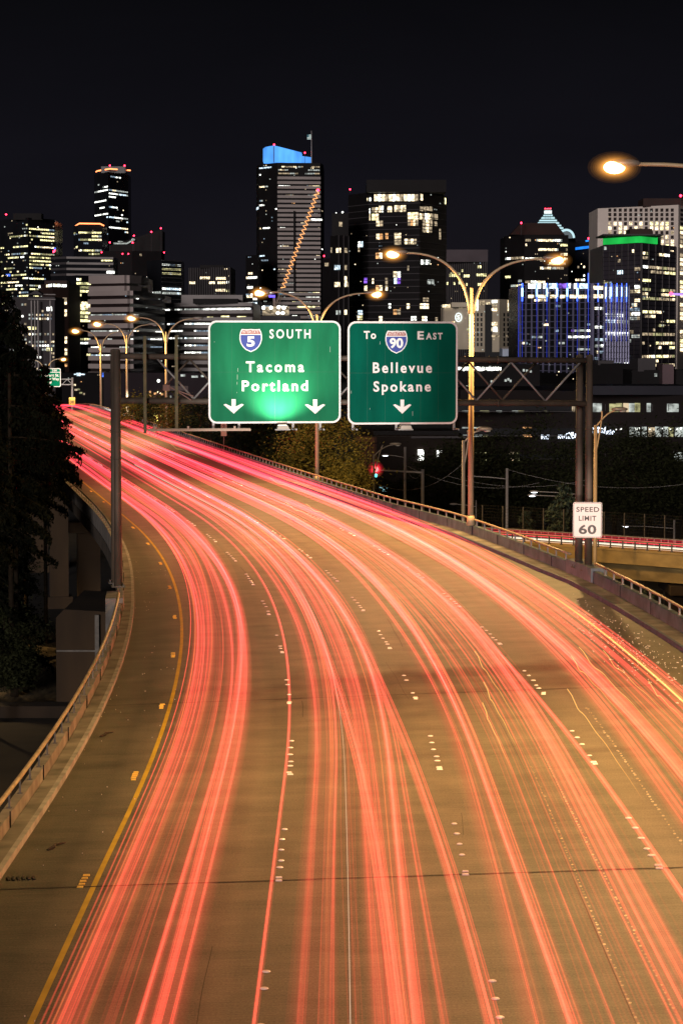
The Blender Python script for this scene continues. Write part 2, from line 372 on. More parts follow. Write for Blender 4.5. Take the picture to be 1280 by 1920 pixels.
# ------------------------------------------------------------------ overhead sign gantry
GL = RD(102.2, dK(102) - .62, .5); GL = at(222, 1099, 102.0); GR_ = at(1102, 1066, 105.3)
U = V((GR_.x - GL.x, GR_.y - GL.y, 0)); GLEN = U.length; U.normalize(); NB = V((U.y, -U.x, 0))   # NB points to the camera
def GP(a, b, z): return V((GL.x, GL.y, 0)) + U * a + NB * b + V((0, 0, z))
def gpx(px, py, b):                                 # point on the plane offset b where the pixel ray hits
    return rayplane(px, py, GP(0, b, 0), NB)
gan = thing('sign_gantry', GP(0, 0, .4), 'brown steel box truss gantry spanning the road on tall posts, holding two large green signs', 'sign gantry')
zt0, zt1, zb0, zb1 = zat(668, 101.5), zat(676, 104.8), zat(752, 101.5), zat(757.5, 104.8)
zT = lambda a: zt0 + (zt1 - zt0) * a / GLEN
zB = lambda a: zb0 + (zb1 - zb0) * a / GLEN
BF, BB = 0.0, -1.55
for b, nm in ((BF, 'f'), (BB, 'b')):
    for a, ztop in ((0, zat(657, 102)), (GLEN, zat(667, 105))):
        m = MB(); zb_ = .45 if a == 0 else .8
        m.tube([GP(a, b, zb_), GP(a, b, zb_ + 3), GP(a, b, ztop)], [.165, .155, .14], 16)
        m.ball(GP(a, b, ztop), (.14, .14, .06), 12, 5)
        for zz in (2.6, 5.6, 6.7): m.tube([GP(a, b, zz), GP(a, b, zz + .05)], .165, 16)
        post = m.build('post', GANT, gan, smooth=True)
        m = MB(); m.box(GP(a, b, zb_ + .02), (.55, .5, .05), math.atan2(U.y, U.x))
        for i in (-1, 1):
            for j in (-1, 1): m.tube([GP(a, b, zb_) + U * .2 * i + NB * .18 * j, GP(a, b, zb_ + .14) + U * .2 * i + NB * .18 * j], .03, 6)
        m.build('base_plate', DARKM, post)
    for zf, nm in ((zT, 'top_chord'), (zB, 'bottom_chord')):
        m = MB(); m.tube([GP(.15, b, zf(0)), GP(GLEN * .5, b, zf(GLEN * .5)), GP(GLEN - .15, b, zf(GLEN))], .115, 12)
        for a in (GLEN * .27, GLEN * .62, GLEN * .8): m.tube([GP(a, b, zf(a)), GP(a + .05, b, zf(a + .05))], .15, 12)
        m.build(nm, GANT, gan, smooth=True)
    a = GLEN - .42 - (0 if b == BF else 1.45); up = True; seg = 1.46
    ptz = []
    while a > .2: ptz.append((a, up)); a -= seg; up = not up
    for (a0, u0), (a1, u1) in zip(ptz, ptz[1:]):
        m = MB(); m.tube([GP(a0, b, (zT(a0) - .1 if u0 else zB(a0) + .1)), GP(a1, b, (zT(a1) - .1 if u1 else zB(a1) + .1))], .042, 8)
        m.build('diagonal_brace', STEEL if b == BF else GANT, gan, smooth=True)
m = MB()
a = .5
while a < GLEN:
    m.tube([GP(a, BF, zB(a)), GP(a + .02, BB, zB(a))], .035, 6); m.tube([GP(a, BF, zT(a)), GP(a + 1.4 if a + 1.4 < GLEN else a, BB, zT(a))], .035, 6); a += 2.9
m.build('cross_ties', GANT, gan)
# bare vertical hanger beams left of the signs
for px, y0, y1 in ((272, 630, 812), (331, 629, 803)):
    p0, p1 = gpx(px, y0, .32), gpx(px, y1, .32); m = MB(); c = (p0 + p1) / 2; ang = math.atan2(U.y, U.x)
    h = (p0 - p1).length
    m.box(c + NB * .09, (.11, .012, h), ang); m.box(c - NB * .09, (.11, .012, h), ang); m.box(c, (.012, .17, h), ang)
    for zz in (zT(1), zB(1)): m.box(V((c.x, c.y, zz)) - NB * .12, (.14, .08, .3), ang)
    m.build('hanger_beam', OLIVE, gan)
p = gpx(312, 727, .3); m = MB(); m.box(p, (.27, .14, .24), math.atan2(U.y, U.x)); m.tube([p + U * .13, p + U * 1.1 + V((0, 0, -.35))], .025, 6); m.tube([p + U * .13 + V((0, 0, .05)), p + U * 1.0 - V((0, 0, .5))], .02, 6)
m.build('junction_box', mat('faded_pink_box', (.25, .15, .12), .7), gan)
# lighting bar under the signs
b0, b1 = gpx(278, 806, 1.6), gpx(470, 807, 1.6); m = MB(); m.box((b0 + b1) / 2, ((b1 - b0).length, .09, .075), math.atan2(U.y, U.x)); m.box((b0 + b1) / 2 + V((0, 0, .05)) - NB * .1, ((b1 - b0).length, .03, .03), math.atan2(U.y, U.x))
for px in (290, 353, 440): q = gpx(px, 802, 1.6); m.box(q, (.08, .08, .13), math.atan2(U.y, U.x))
m.build('lighting_bar', mat('bar_paint', (.42, .30, .22), .6), gan)
for px in (400, 448, 549, 600, 661, 742, 850):
    q = gpx(px, 797, .3); m = MB(); m.box(q + V((0, 0, .9)), (.09, .1, 2.2), math.atan2(U.y, U.x)); m.box(q + NB * .45 - V((0, 0, .15)), (.06, 1.0, .06), math.atan2(U.y, U.x)); m.build('sign_bracket', STEEL, gan)

# --- flat shapes and lettering on a sign face
class Face:
    def __init__(s, px, py, P0=None, n=None, b=.45):
        s.n = n or NB; s.P = rayplane(px, py, P0 or GP(0, b, 0), s.n); s.u = V((-s.n.y, s.n.x, 0)); s.v = V((0, 0, 1))
    def uv(s, px, py):
        q = rayplane(px, py, s.P, s.n) - s.P; return q.dot(s.u), q.z
    def pt(s, u, v, w=0): return s.P + s.u * u + s.v * v + s.n * w
def rrect(u0, v0, u1, v1, r, n=6):
    out = []
    for cx, cy, a0 in ((u1 - r, v1 - r, 0), (u0 + r, v1 - r, 90), (u0 + r, v0 + r, 180), (u1 - r, v0 + r, 270)):
        for i in range(n + 1):
            a = math.radians(a0 + 90 * i / n); out.append((cx + r * math.cos(a), cy + r * math.sin(a)))
    return out
def plate(fc, pts, w0, w1, name, mt, parent):
    m = MB(); m.prism([fc.pt(u, v, w0) for u, v in pts][::1], fc.n * (w1 - w0)); return m.build(name, mt, parent)
DG = None
def glyphs(text, bold=.0, space=1.0):
    c = bpy.data.curves.new('t', 'FONT'); c.body = text; c.offset = bold; c.space_character = space; c.size = 1; c.resolution_u = 3
    o = bpy.data.objects.new('t', c); COL.objects.link(o); dg = bpy.context.evaluated_depsgraph_get(); dg.update()
    me = bpy.data.meshes.new_from_object(o.evaluated_get(dg)); vs = [v.co.copy() for v in me.vertices]; fs = [tuple(p.vertices) for p in me.polygons]
    bpy.data.objects.remove(o); bpy.data.curves.remove(c); bpy.data.meshes.remove(me); return vs, fs
_cap = max(v.y for v in glyphs('H')[0])
def letter(fc, text, x0, x1, ytop, ybase, w, name, mt, parent, bold=.028, space=1.12, px=True):
    vs, fs = glyphs(text, bold, space); a = min(v.x for v in vs); b = max(v.x for v in vs)
    (u0, v1), (u1, v0) = (fc.uv(x0, ytop), fc.uv(x1, ybase)) if px else ((x0, ytop), (x1, ybase))
    sx_ = (u1 - u0) / (b - a); sy = (v1 - v0) / (_cap + 2 * bold)
    m = MB(); m.add([fc.pt(u0 + (v.x - a) * sx_, v0 + (v.y + bold) * sy, w) for v in vs], fs); return m.build(name, mt, parent)
def shield(fc, px, py, wpx, hpx, num, parent, w, nw):
    u, v = fc.uv(px, py); k = fc.uv(px + 10, py)[0] - u; s = k / 10; W, H = wpx * s / 2, hpx * s / 2
    def outline(sc):
        R = []; half = [(0, 1.0), (.35, .97), (.62, .98), (.80, 1.0), (.92, .78), (1.0, .45), (1.0, .1), (.9, -.25), (.72, -.55), (.45, -.8), (0, -1.0)]
        for x, y in half: R.append((x * sc, y * sc))
        return R + [(-x, y) for x, y in R[-2:0:-1]]
    P = lambda pts: [(u + x * W, v + y * H) for x, y in pts][::-1]
    sh = plate(fc, P(outline(1.0)), w, w + .008, 'route_shield', SWHITE, parent)
    o = outline(.91)
    top = [p for p in o if p[1] > .5]; blu = [p for p in o if p[1] <= .5]
    rt = [(x, y) for x, y in o if y > .52]
    rt_r = sorted([p for p in rt if p[0] >= 0], key=lambda p: p[0] - p[1] * .01); 
    red = [(-.91 * .955, .56)] + sorted(rt, key=lambda p: p[0]) + [(.91 * .955, .56)]
    bl = [(x, y) for x, y in o if y < .47]; br = [p for p in bl if p[0] >= 0]; bl_ = [p for p in bl if p[0] < 0]
    plate(fc, [(u + x * W, v + y * H) for x, y in red][::-1], w + .009, w + .012, 'shield_band', SRED, sh)
    blue = [(-.89, .48), (.89, .48)] + sorted(br, key=lambda p: -p[1]) + sorted(bl_, key=lambda p: p[1])
    plate(fc, [(u + x * W, v + y * H) for x, y in blue][::-1], w + .009, w + .012, 'shield_field', SBLUE, sh)
    letter(fc, 'INTERSTATE', u - W * .72, u + W * .72, v + H * .86, v + H * .62, w + .016, 'lettering', SWHITE, sh, .01, 1.05, False)
    letter(fc, num, u - W * nw, u + W * nw, v + H * .36, v - H * .52, w + .016, 'lettering', SWHITE, sh, .035, 1.0, False)
    return sh
def arrow(fc, px, py, w, parent, mt, wp=38, hp=27):
    u, v = fc.uv(px, py); s = (fc.uv(px + 10, py)[0] - u) / 10; a, b = wp * s / 2, hp * s / 2
    L = [(-.2, 1), (.2, 1), (.2, -.02), (.78, .36), (1, .25), (0, -1), (-1, .25), (-.78, .36), (-.2, -.02)]
    return plate(fc, [(u + x * a, v + y * b) for x, y in L], w, w + .006, 'down_arrow', mt, parent)
def guide_sign(x0, y0, x1, y1, label, green, white, b=.45):
    fc = Face((x0 + x1) / 2, (y0 + y1) / 2, b=b); (u0, v1), (u1, v0) = fc.uv(x0, y0), fc.uv(x1, y1)
    t = thing('highway_sign', fc.P, label, 'highway sign', 'green highway signs on the gantry')
    bd = .075; plate(fc, rrect(u0, v0, u1, v1, .33), -.03, .0, 'backing', ALU, t)
    pb = plate(fc, rrect(u0, v0, u1, v1, .33), .001, .010, 'border', white, t)
    plate(fc, rrect(u0 + bd, v0 + bd, u1 - bd, v1 - bd, .27), .011, .018, 'panel', green, t)
    m = MB()
    for k in range(1, 6):
        uu = u0 + bd + (u1 - u0 - 2 * bd) * k / 6; m.box(fc.pt(uu, (v0 + v1) / 2, .0185), (.008, .001, v1 - v0 - 2 * bd - .03), math.atan2(fc.u.y, fc.u.x))
    vv = v0 + (v1 - v0) * .5; m.box(fc.pt((u0 + u1) / 2, vv, .0192), (u1 - u0 - 2 * bd - .03, .001, .009), math.atan2(fc.u.y, fc.u.x))
    m.build('panel_seam', mat(green.name + '_seam', tuple(c * .8 for c in green.node_tree.nodes['Principled BSDF'].inputs['Base Color'].default_value[:3]), .6), t)
    return t, fc
W_ = .022
s1, f1 = guide_sign(390.5, 601, 638.5, 793, 'larger bright green sign reading 5 SOUTH, Tacoma and Portland, two down arrows', SGREEN, SWHITE)
shield(f1, 470, 638.5, 42, 43, '5', s1, W_, .36)
letter(f1, 'SOUTH', 505, 582, 617.5, 634.5, W_, 'lettering', SWHITE, s1, .022, 1.4)
letter(f1, 'Tacoma', 461, 570, 677.5, 697.5, W_, 'lettering', SWHITE, s1, .022, 1.36)
letter(f1, 'Portland', 453.5, 577, 713.5, 733, W_, 'lettering', SWHITE, s1, .022, 1.28)
arrow(f1, 438, 762, W_, s1, SWHITE); arrow(f1, 590.5, 762.5, W_, s1, SWHITE)
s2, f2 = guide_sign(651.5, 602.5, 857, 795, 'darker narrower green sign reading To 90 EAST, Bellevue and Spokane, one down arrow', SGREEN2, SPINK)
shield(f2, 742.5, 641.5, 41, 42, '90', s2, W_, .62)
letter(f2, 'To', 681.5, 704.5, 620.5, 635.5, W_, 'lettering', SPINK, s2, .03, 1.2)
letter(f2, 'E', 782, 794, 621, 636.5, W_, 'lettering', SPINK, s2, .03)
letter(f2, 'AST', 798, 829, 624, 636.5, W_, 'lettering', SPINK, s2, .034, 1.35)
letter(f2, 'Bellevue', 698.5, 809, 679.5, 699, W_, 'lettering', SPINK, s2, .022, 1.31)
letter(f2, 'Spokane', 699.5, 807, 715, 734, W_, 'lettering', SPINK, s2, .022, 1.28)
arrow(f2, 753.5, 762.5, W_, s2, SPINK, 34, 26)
def scratch(fc, par, xs):
    m = MB()
    for x, y0, y1 in xs: a, b_ = fc.uv(x, y0), fc.uv(x + .4, y1); m.box(fc.pt(a[0], (a[1] + b_[1]) / 2, .0195), (.012, .0012, a[1] - b_[1]), math.atan2(fc.u.y, fc.u.x))
    m.build('scratch', mat('scratch_pale', (.45, .5, .45), .6), par)
scratch(f1, s1, ((618.5, 650, 660), (446, 690, 697), (445, 702, 712), (444.5, 716, 721), (444, 735, 737), (402, 640, 642)))
scratch(f2, s2, ((773, 771, 780), (658, 733, 738), (693, 765, 768), (712, 640, 646)))
# sign-lighting fixtures hung in front of the lower edges
def fixture(px, py, label, lit):
    p = gpx(px, py, 1.75); t = thing('floodlight', p, label, 'sign light', 'sign lights under the green signs'); ang = math.atan2(U.y, U.x)
    m = MB(); c = p; q = []
    for s_, z_ in ((1, -.07), (.8, .07)):
        q += [c + U * i * .24 * s_ + NB * j * .16 * s_ + V((0, 0, z_)) for i, j in ((-1, -1), (1, -1), (1, 1), (-1, 1))]
    m.add(q, [(3, 2, 1, 0), (4, 5, 6, 7), (0, 1, 5, 4), (1, 2, 6, 5), (2, 3, 7, 6), (3, 0, 4, 7)]); m.build('housing', mat('fixture_paint', (.5, .45, .38), .5), t)
    m = MB(); m.box(c - NB * .1 + V((0, 0, .078)), (.34, .1, .012), ang); m.build('lens', emi('flood_lens', (1, .95, .75), 6.0) if lit else ALU, t)
    m = MB(); m.box(c - NB * .7 + V((0, 0, .0)), (.05, 1.3, .05), ang); m.box(c - V((0, 0, .1)), (.62, .04, .04), ang); m.build('arm', STEEL, t)
    if lit:
        ld = bpy.data.lights.new('sign_lamp', 'SPOT'); ld.energy = 900; ld.color = (1, 1, .72); ld.shadow_soft_size = .08; ld.spot_size = math.radians(130); ld.spot_blend = .9
        lo = bpy.data.objects.new('sign_lamp', ld); COL.objects.link(lo); lo.parent = t; lo.location = V((0, 0, .12)) - NB * .28
        d = (-NB * .45 + V((0, 0, 1))).normalized(); lo.rotation_euler = d.to_track_quat('-Z', 'Y').to_euler()
fixture(530, 801, 'boxy sign light glowing under the middle of the Tacoma Portland sign', True)
fixture(760, 801, 'unlit boxy sign light under the Bellevue Spokane sign', False)
# concrete pedestals where the gantry stands
for side, Yc, lab in ((-1, 101.2, 'concrete pedestal block in the left parapet carrying the gantry post'), (1, 105.0, 'concrete pedestal block in the right parapet carrying the gantry post')):
    m = MB(); f = (lambda Y: dR(Y) + .12) if side > 0 else (lambda Y: dK(Y) - .56)
    a0, a1 = (102.6, 107.4) if side > 0 else (99.5, 102.6)
    h = .74 if side > 0 else .62
    if side > 0: extr(m, [a0 + .01, 105, a1 - .01], [(lambda Y: dR(Y) - .06, .1), (lambda Y: dR(Y) - .05, h), (lambda Y: dR(Y) + .62, h), (lambda Y: dR(Y) + .62, -.9)])
    else: extr(m, [a0 + .01, 101, a1 - .01], [(lambda Y: dK(Y) - .40, .1), (lambda Y: dK(Y) - .41, h), (lambda Y: dK(Y) - 1.1, h), (lambda Y: dK(Y) - 1.1, -.9)])
    tag(m.build('pedestal', CONCL if side < 0 else mat('pedestal_concrete', (.17, .20, .23), .85, var=.25, scale=1.5), loc=RD(Yc, f(Yc))), lab, 'pedestal')

# --- speed limit sign on the gantry post
nS = V((-.08, -1, 0)).normalized(); P0 = V((0, 104.4, 0))
fs_ = Face(1100, 975, P0, nS); (u0, v1), (u1, v0) = fs_.uv(1073.5, 941.5), fs_.uv(1127.5, 1008.5)
t = thing('speed_limit_sign', fs_.P, 'white SPEED LIMIT 60 sign fixed to the right gantry post', 'road sign')
plate(fs_, rrect(u0, v0, u1, v1, .09), -.02, 0, 'backing', SPINK, t)
plate(fs_, rrect(u0 + .018, v0 + .018, u1 - .018, v1 - .018, .08), .001, .006, 'border', SBLK, t)
plate(fs_, rrect(u0 + .04, v0 + .04, u1 - .04, v1 - .04, .06), .007, .012, 'panel', SPINK, t)
letter(fs_, 'SPEED', 1079.5, 1122.5, 950.5, 960, .016, 'lettering', SBLK, t, .022, 1.1)
letter(fs_, 'LIMIT', 1084, 1117, 967, 976.5, .016, 'lettering', SBLK, t, .022, 1.12)
letter(fs_, '60', 1084, 1117, 984, 1001.5, .016, 'lettering', SBLK, t, .03, 1.05)
m = MB(); m.box(fs_.pt(0, .45, -.12), (.5, .2, .05)); m.box(fs_.pt(0, -.45, -.12), (.5, .2, .05)); m.build('bracket', STEEL, t)

# --- distant signs
def small_sign(name, x0, y0, x1, y1, Y, n, label, cat, mt, border, r=.06):
    f = Face((x0 + x1) / 2, (y0 + y1) / 2, V((0, Y, 0)), n); (a0, b1), (a1, b0) = f.uv(x0, y0), f.uv(x1, y1)
    t = thing(name, f.P, label, cat); plate(f, rrect(a0, b0, a1, b1, r), -.04, 0, 'border', border, t); bd = (a1 - a0) * .035
    plate(f, rrect(a0 + bd, b0 + bd, a1 - bd, b1 - bd, r * .8), .004, .02, 'panel', mt, t); return t, f
nF = V((.1, -1, 0)).normalized()
t, f = small_sign('exit_sign', 75, 690.5, 114.5, 725.5, 415, nF, 'small distant green EXIT 166 sign for Stewart St. and Denny Way, partly behind a tree', 'exit sign', mat('exit_green', (.0, .2, .10), .85, spec=.08), SWHITE, .25)
a0, b0 = f.uv(77, 698); a1, b1 = f.uv(113, 698)
plate(f, [(a0, b0 - .05), (a1, b0 - .05), (a1, b0 + .05), (a0, b0 + .05)], .024, .04, 'divider', SWHITE, t)
letter(f, 'EXIT 166', 82, 107, 692, 696.6, .05, 'lettering', SWHITE, t, .03, 1.1)
letter(f, 'Stewart St.', 78, 111.5, 701, 706, .05, 'lettering', SWHITE, t, .035, 1.1)
letter(f, 'Denny Way', 79, 111.5, 708, 713, .05, 'lettering', SWHITE, t, .035, 1.1)
u_, v_ = f.uv(95, 718); plate(f, [(u_ - .28 + x, v_ - .28 + y) for x, y in ((0, .12), (.12, 0), (.36, .24), (.36, .08), (.52, .56), (.06, .42), (.24, .36))], .024, .04, 'arrow', SWHITE, t)
g2 = thing('sign_gantry', at(136, 762, 417), 'small distant gantry carrying the exit sign far down the road', 'sign gantry')
m = MB(); m.tube([at(136, 790, 417), at(136, 708, 417)], .2, 8); m.build('post', STEEL, g2)
m = MB(); m.tube([at(60, 711, 417), at(136, 711, 417)], .1, 6); m.tube([at(60, 721, 417), at(136, 721, 417)], .1, 6)
for i in range(8): m.tube([at(60 + i * 9.5, 711 if i % 2 else 721, 417), at(69.5 + i * 9.5, 721 if i % 2 else 711, 417)], .06, 5)
m.build('truss', STEEL, g2)
t, f = small_sign('advisory_sign', 129.8, 745, 141.3, 759.6, 402, nF, 'small amber 30 advisory sign on a thin post far down the road', 'road sign', SYEL, SYEL, .08)
letter(f, '30', 131.8, 139.2, 751.5, 756.5, .05, 'lettering', SBLK, t, .03, 1.1)
m = MB(); m.tube([at(135.5, 745, 402.3), at(135.5, 775, 402.3)], .06, 6); m.build('post', STEEL, t)
t, f = small_sign('no_parking_sign', 414, 793, 425.5, 818, 226, nF, 'small white no parking sign on a post under the left green sign', 'road sign', SWHITE, SBLK, .04)
u_, v_ = f.uv(419.7, 800); m = MB(); ring = [f.pt(u_ + .19 * math.cos(i / 16 * 6.2832), v_ + .19 * math.sin(i / 16 * 6.2832), .03) for i in range(17)]; m.tube(ring, .022, 5); m.tube([f.pt(u_ - .13, v_ + .13, .03), f.pt(u_ + .13, v_ - .13, .03)], .022, 5); m.build('prohibition_ring', SRED, t)
letter(f, 'P', 418, 422, 797, 803.5, .026, 'lettering', SBLK, t, .02)
m = MB(); m.tube([at(419.7, 812, 226.4), at(419.7, 850, 226.4)], .04, 6); m.build('post', STEEL, t)

# ------------------------------------------------------------------ street lamps
POLE = mat('lamp_pole_metal', (.62, .47, .28), .5, .1, var=.12, scale=1.5)
HEAD = mat('lamp_head_metal', (.35, .32, .28), .5, .4)
LENS = emi('sodium_lens', (1, .62, .22), 9.0)
HALO = trailmat('lamp_halo', (1, .40, .07), 1.0)
LENSC = emi('sodium_lens_core', (1, .78, .42), 60.0)
def lamp_head(t, P, dx, s, lit, power, col=(1, .585, .2), lensm=None):
    # dx = unit vector pointing from the pole to the lamp
    side = V((-dx.y, dx.x, 0)); m = MB()
    m.ball(P - dx * .25 * s + V((0, 0, .10 * s)), (.42 * s, .17 * s, .11 * s), 12, 6, ax=(dx, side, V((0, 0, 1))))
    h = m.build('lamp_head', HEAD, t, smooth=True)
    if lit:
        m = MB(); m.ball(P, (.27 * s, .2 * s, .16 * s), 14, 8, ax=(dx, side, V((0, 0, 1)))); m.build('lens', lensm or LENS, h, smooth=True)
        for k_, g_ in ((1.12, .16), (1.24, .13), (1.37, .10), (1.5, .075), (1.64, .055), (1.8, .04), (1.98, .028), (2.2, .018), (2.45, .01)):  # added shells that imitate the halo of light round the lens
            m = MB(); m.ball(P, (.27 * s * k_, .2 * s * k_, .16 * s * k_), 16, 10, ax=(dx, side, V((0, 0, 1)))); m.a = [g_] * len(m.v); m.build('halo_shell', HALO, h, smooth=True)
        if power:
            ld = bpy.data.lights.new('lamp_light', 'SPOT'); ld.energy = power; ld.color = col; ld.shadow_soft_size = .3; ld.spot_size = math.radians(172); ld.spot_blend = .35
            lo = bpy.data.objects.new('lamp_light', ld); COL.objects.link(lo); lo.location = P + V((0, 0, -.30 * s)) - V(t.location); lo.parent = t
    else:
        m = MB(); m.ball(P - dx * .1 * s + V((0, 0, 0)), (.18 * s, .12 * s, .06 * s), 10, 6, ax=(dx, side, V((0, 0, 1)))); m.build('lens', mat('lens_glass', (.5, .5, .5), .2), h, smooth=True)
def street_lamp(base, ztop, arms, label, power, r=.13, fork=None, lit=True, s=1.0, group='double-armed street lamps along the right parapet'):
    t = thing('street_lamp', base, label, 'street lamp', group)
    zf = fork if fork is not None else ztop - 1.7
    m = MB(); m.tube([base, V((base.x, base.y, (base.z + zf) / 2)), V((base.x, base.y, zf))], [r, r * .85, r * .68], 12)
    m.tube([base, base + V((0, 0, .5))], [r * 1.5, r * 1.15], 12); m.build('pole', POLE, t, smooth=True)
    for (L, zl, is_lit, dirv) in arms:
        dv = V(dirv).normalized(); pts = []; o = r * .35
        for i in range(15):
            q = i / 14; x = (1 - q) ** 2 * o + 2 * q * (1 - q) * (o + .08 * L) + q * q * (L - .5 * s); z = (1 - q) ** 2 * (zf - 1.3) + 2 * q * (1 - q) * (zl + .12) + q * q * (zl + .08)
            pts.append(V((base.x, base.y, z)) + dv * x)
        m = MB(); m.tube(pts, [r * .62 - r * .3 * i / 14 for i in range(15)], 8); m.build('arm', POLE, t, smooth=True)
        lamp_head(t, V((base.x, base.y, zl)) + dv * L, dv, s, is_lit, power)
    return t
def place_lamp(px, base_py, Y, lamps, label, power, forkpy, r=.14, s=1.0):
    b = at(px, base_py, Y); arms = []
    for lx, ly, lit in lamps:
        q = at(lx, ly, Y); arms.append((abs(q.x - b.x), q.z, lit, (1 if q.x > b.x else -1, 0, 0)))
    return street_lamp(b, 0, arms, label, power, r, zat(forkpy, Y), s=s)
PW = 13500
bA = RD(62.5, dR(62) + .9, -.3)
qA = at(1152, 313, 62.5)
street_lamp(bA, 0, [(bA.x - qA.x, qA.z, True, (-1, 0, 0)), (4.4, qA.z, True, (1, 0, 0))], 'nearest street lamp, its big bright orange lamp high at the right of the view', PW * 1.15, .15, qA.z - 2.0)
place_lamp(882, 985, 130, [(736, 477, True), (1044, 488, True)], 'street lamp with two glowing orange lamps on curved arms, right of the Bellevue sign', PW, 540, .16, 1.2)
place_lamp(594.5, 905, 180, [(487, 549.5, True), (705.5, 552, True)], 'street lamp whose golden pole rises behind the gap between the two green signs', PW * .8, 590, .15, 1.3)
place_lamp(312.5, 812, 287, [(247, 597, True), (378, 599, False)], 'street lamp with thick golden pole rising just right of the left gantry post truss', PW * .8, 622, .17, 1.6)
place_lamp(239, 787, 345, [(183, 608, True), (293, 610, False)], 'street lamp with a slim pole close right of the dark gantry post', PW * .6, 628, .18, 1.8)
place_lamp(190, 775, 392, [(142, 621, True), (237, 623, False)], 'street lamp with a slim pole, between the yellow 30 sign and the gantry post', PW * .6, 645, .19, 1.9)
place_lamp(86, 745, 470, [(119.5, 674, True), (54, 676, False)], 'farthest small street lamp forking above the exit sign', PW * .4, 692, .2, 1.5)
# two more lamps of the same row, beside and behind the viewpoint
for Y0, lab in ((16, 'street lamp of the right hand row standing just out of the bottom of the view'),):
    b = RD(Y0, dR(Y0) + .9, -.3)
    street_lamp(b, 0, [(4.6, 15.6, True, (-1, 0, 0)), (4.6, 15.6, True, (1, 0, 0))], lab, PW * .24, .15, 13.6)

# added spots aimed at the signs, standing in for unseen traffic headlights
for (p, tgt, pw, sp, col) in ((V((2.2, 14, .9)), V((-1.5, 103, 8.9)), 265000, 7.2, (1, .97, .92)), (V((8.5, 20, .9)), V((10.6, 104, 3.4)), 150000, 2.6, (1, .86, .76)), (V((-20, 300, .9)), V((-46.5, 415, 4.9)), 520000, 5, (1, 1, .95))):
    ld = bpy.data.lights.new('sign_fill_spot', 'SPOT'); ld.energy = pw; ld.color = col; ld.shadow_soft_size = .3; ld.spot_size = math.radians(sp * 1.0); ld.spot_blend = .6
    lo = bpy.data.objects.new('sign_fill_spot', ld); COL.objects.link(lo); lo.location = p; lo.rotation_euler = (tgt - p).to_track_quat('-Z', 'Y').to_euler()

t = thing('street_lamp', (-34, 118, GND), 'low street lamp standing out of view at the lower left, lighting the viaduct piers', 'street lamp') if 0 else None

# ------------------------------------------------------------------ light streams of the traffic
TR = trailmat('tail_light_red', (1, .05, .085), 1.5, near=(1, .085, .055))
TO = trailmat('tail_light_orange', (1, .20, .06), 1.15)
TW = trailmat('head_light_white', (1, .82, .62), 1.0)
TY = trailmat('amber_light', (1, .62, .16), 1.0)
class Wob:                                           # smooth sideways drift of a car within its lane
    def __init__(s, amp, rnd):
        s.c = [(rnd.uniform(.2, 1) * amp / (1 + k * .8), rnd.uniform(.6, 1.4) * (k + 1) * 2 * math.pi / 190, rnd.uniform(0, 6.28)) for k in range(3)]
    def __call__(s, Y): return sum(a * math.sin(f * Y + p) for a, f, p in s.c)
def strand(mb, dfun, h, w, hh, glow, y0=24, y1=470, rnd=random, step=3.0, gfun=None):
    ys = Ys(y0, y1, step); vs = []; al = []
    fl = [(rnd.uniform(.02, .09), rnd.uniform(0, 6.28)) for _ in range(3)]
    for Y in ys:
        d = dfun(Y); g = glow * (1 + .28 * sum(math.sin(f * Y + p) for f, p in fl))
        if gfun: g *= gfun(Y)
        for a, b in ((0, -hh), (w, 0), (0, hh), (-w, 0)):
            vs.append(RD(Y, d + a, h + b)); al.append(max(.0, g))
    n = 4; fs = [(i * n + k, (i + 1) * n + k, (i + 1) * n + (k + 1) % n, i * n + (k + 1) % n) for i in range(len(ys) - 1) for k in range(n)]
    mb.add(vs, fs, 0, al)
# fades a little towards the viewer, as the lamps sweep past faster
def near(Y): return .36 + .64 * min(1, max(0, (Y - 34) / 90)) if Y < 140 else max(.45, 1 - (Y - 140) / 330)
STREAMS = [
 ('light_trails', 'dense bundle of red tail light streaks in the leftmost lane beside the yellow line', TR, 11, [(-6.45, .10, 9, 1.0), (-6.1, .12, 6, .8), (-5.75, .2, 4, .5), (-5.35, .09, 4, .7), (-5.08, .06, 9, 1.15), (-4.82, .06, 3, .8), (-5.9, .4, 9, .2)]),
 ('light_trails', 'bundles of red and orange light streaks filling the second lane from the left', TR, 23, [(-3.0, .06, 5, .7), (-2.62, .12, 8, .55), (-2.3, .05, 3, .5), (-1.95, .06, 4, .55), (-1.68, .06, 4, .7), (-1.38, .06, 9, 1.1), (-1.1, .08, 4, .5), (-2.1, .55, 10, .18)]),
 ('light_trails', 'bundles of red light streaks running down the third lane, right of the middle dotted line', TR, 37, [(.42, .08, 5, .55), (.80, .08, 13, 1.1), (1.2, .1, 4, .45), (1.6, .15, 4, .4), (2.0, .12, 4, .45), (2.32, .12, 9, .75), (2.7, .06, 6, .8), (1.6, .7, 10, .18)]),
 ('light_trails', 'bundles of pink and red light streaks in the rightmost lane nearest the right parapet', TR, 51, [(4.3, .10, 6, .8), (4.85, .08, 10, 1.15), (5.2, .12, 6, .75), (5.7, .15, 6, .6), (6.2, .12, 7, .7), (6.75, .14, 7, .75), (5.5, .7, 12, .18)]),
]
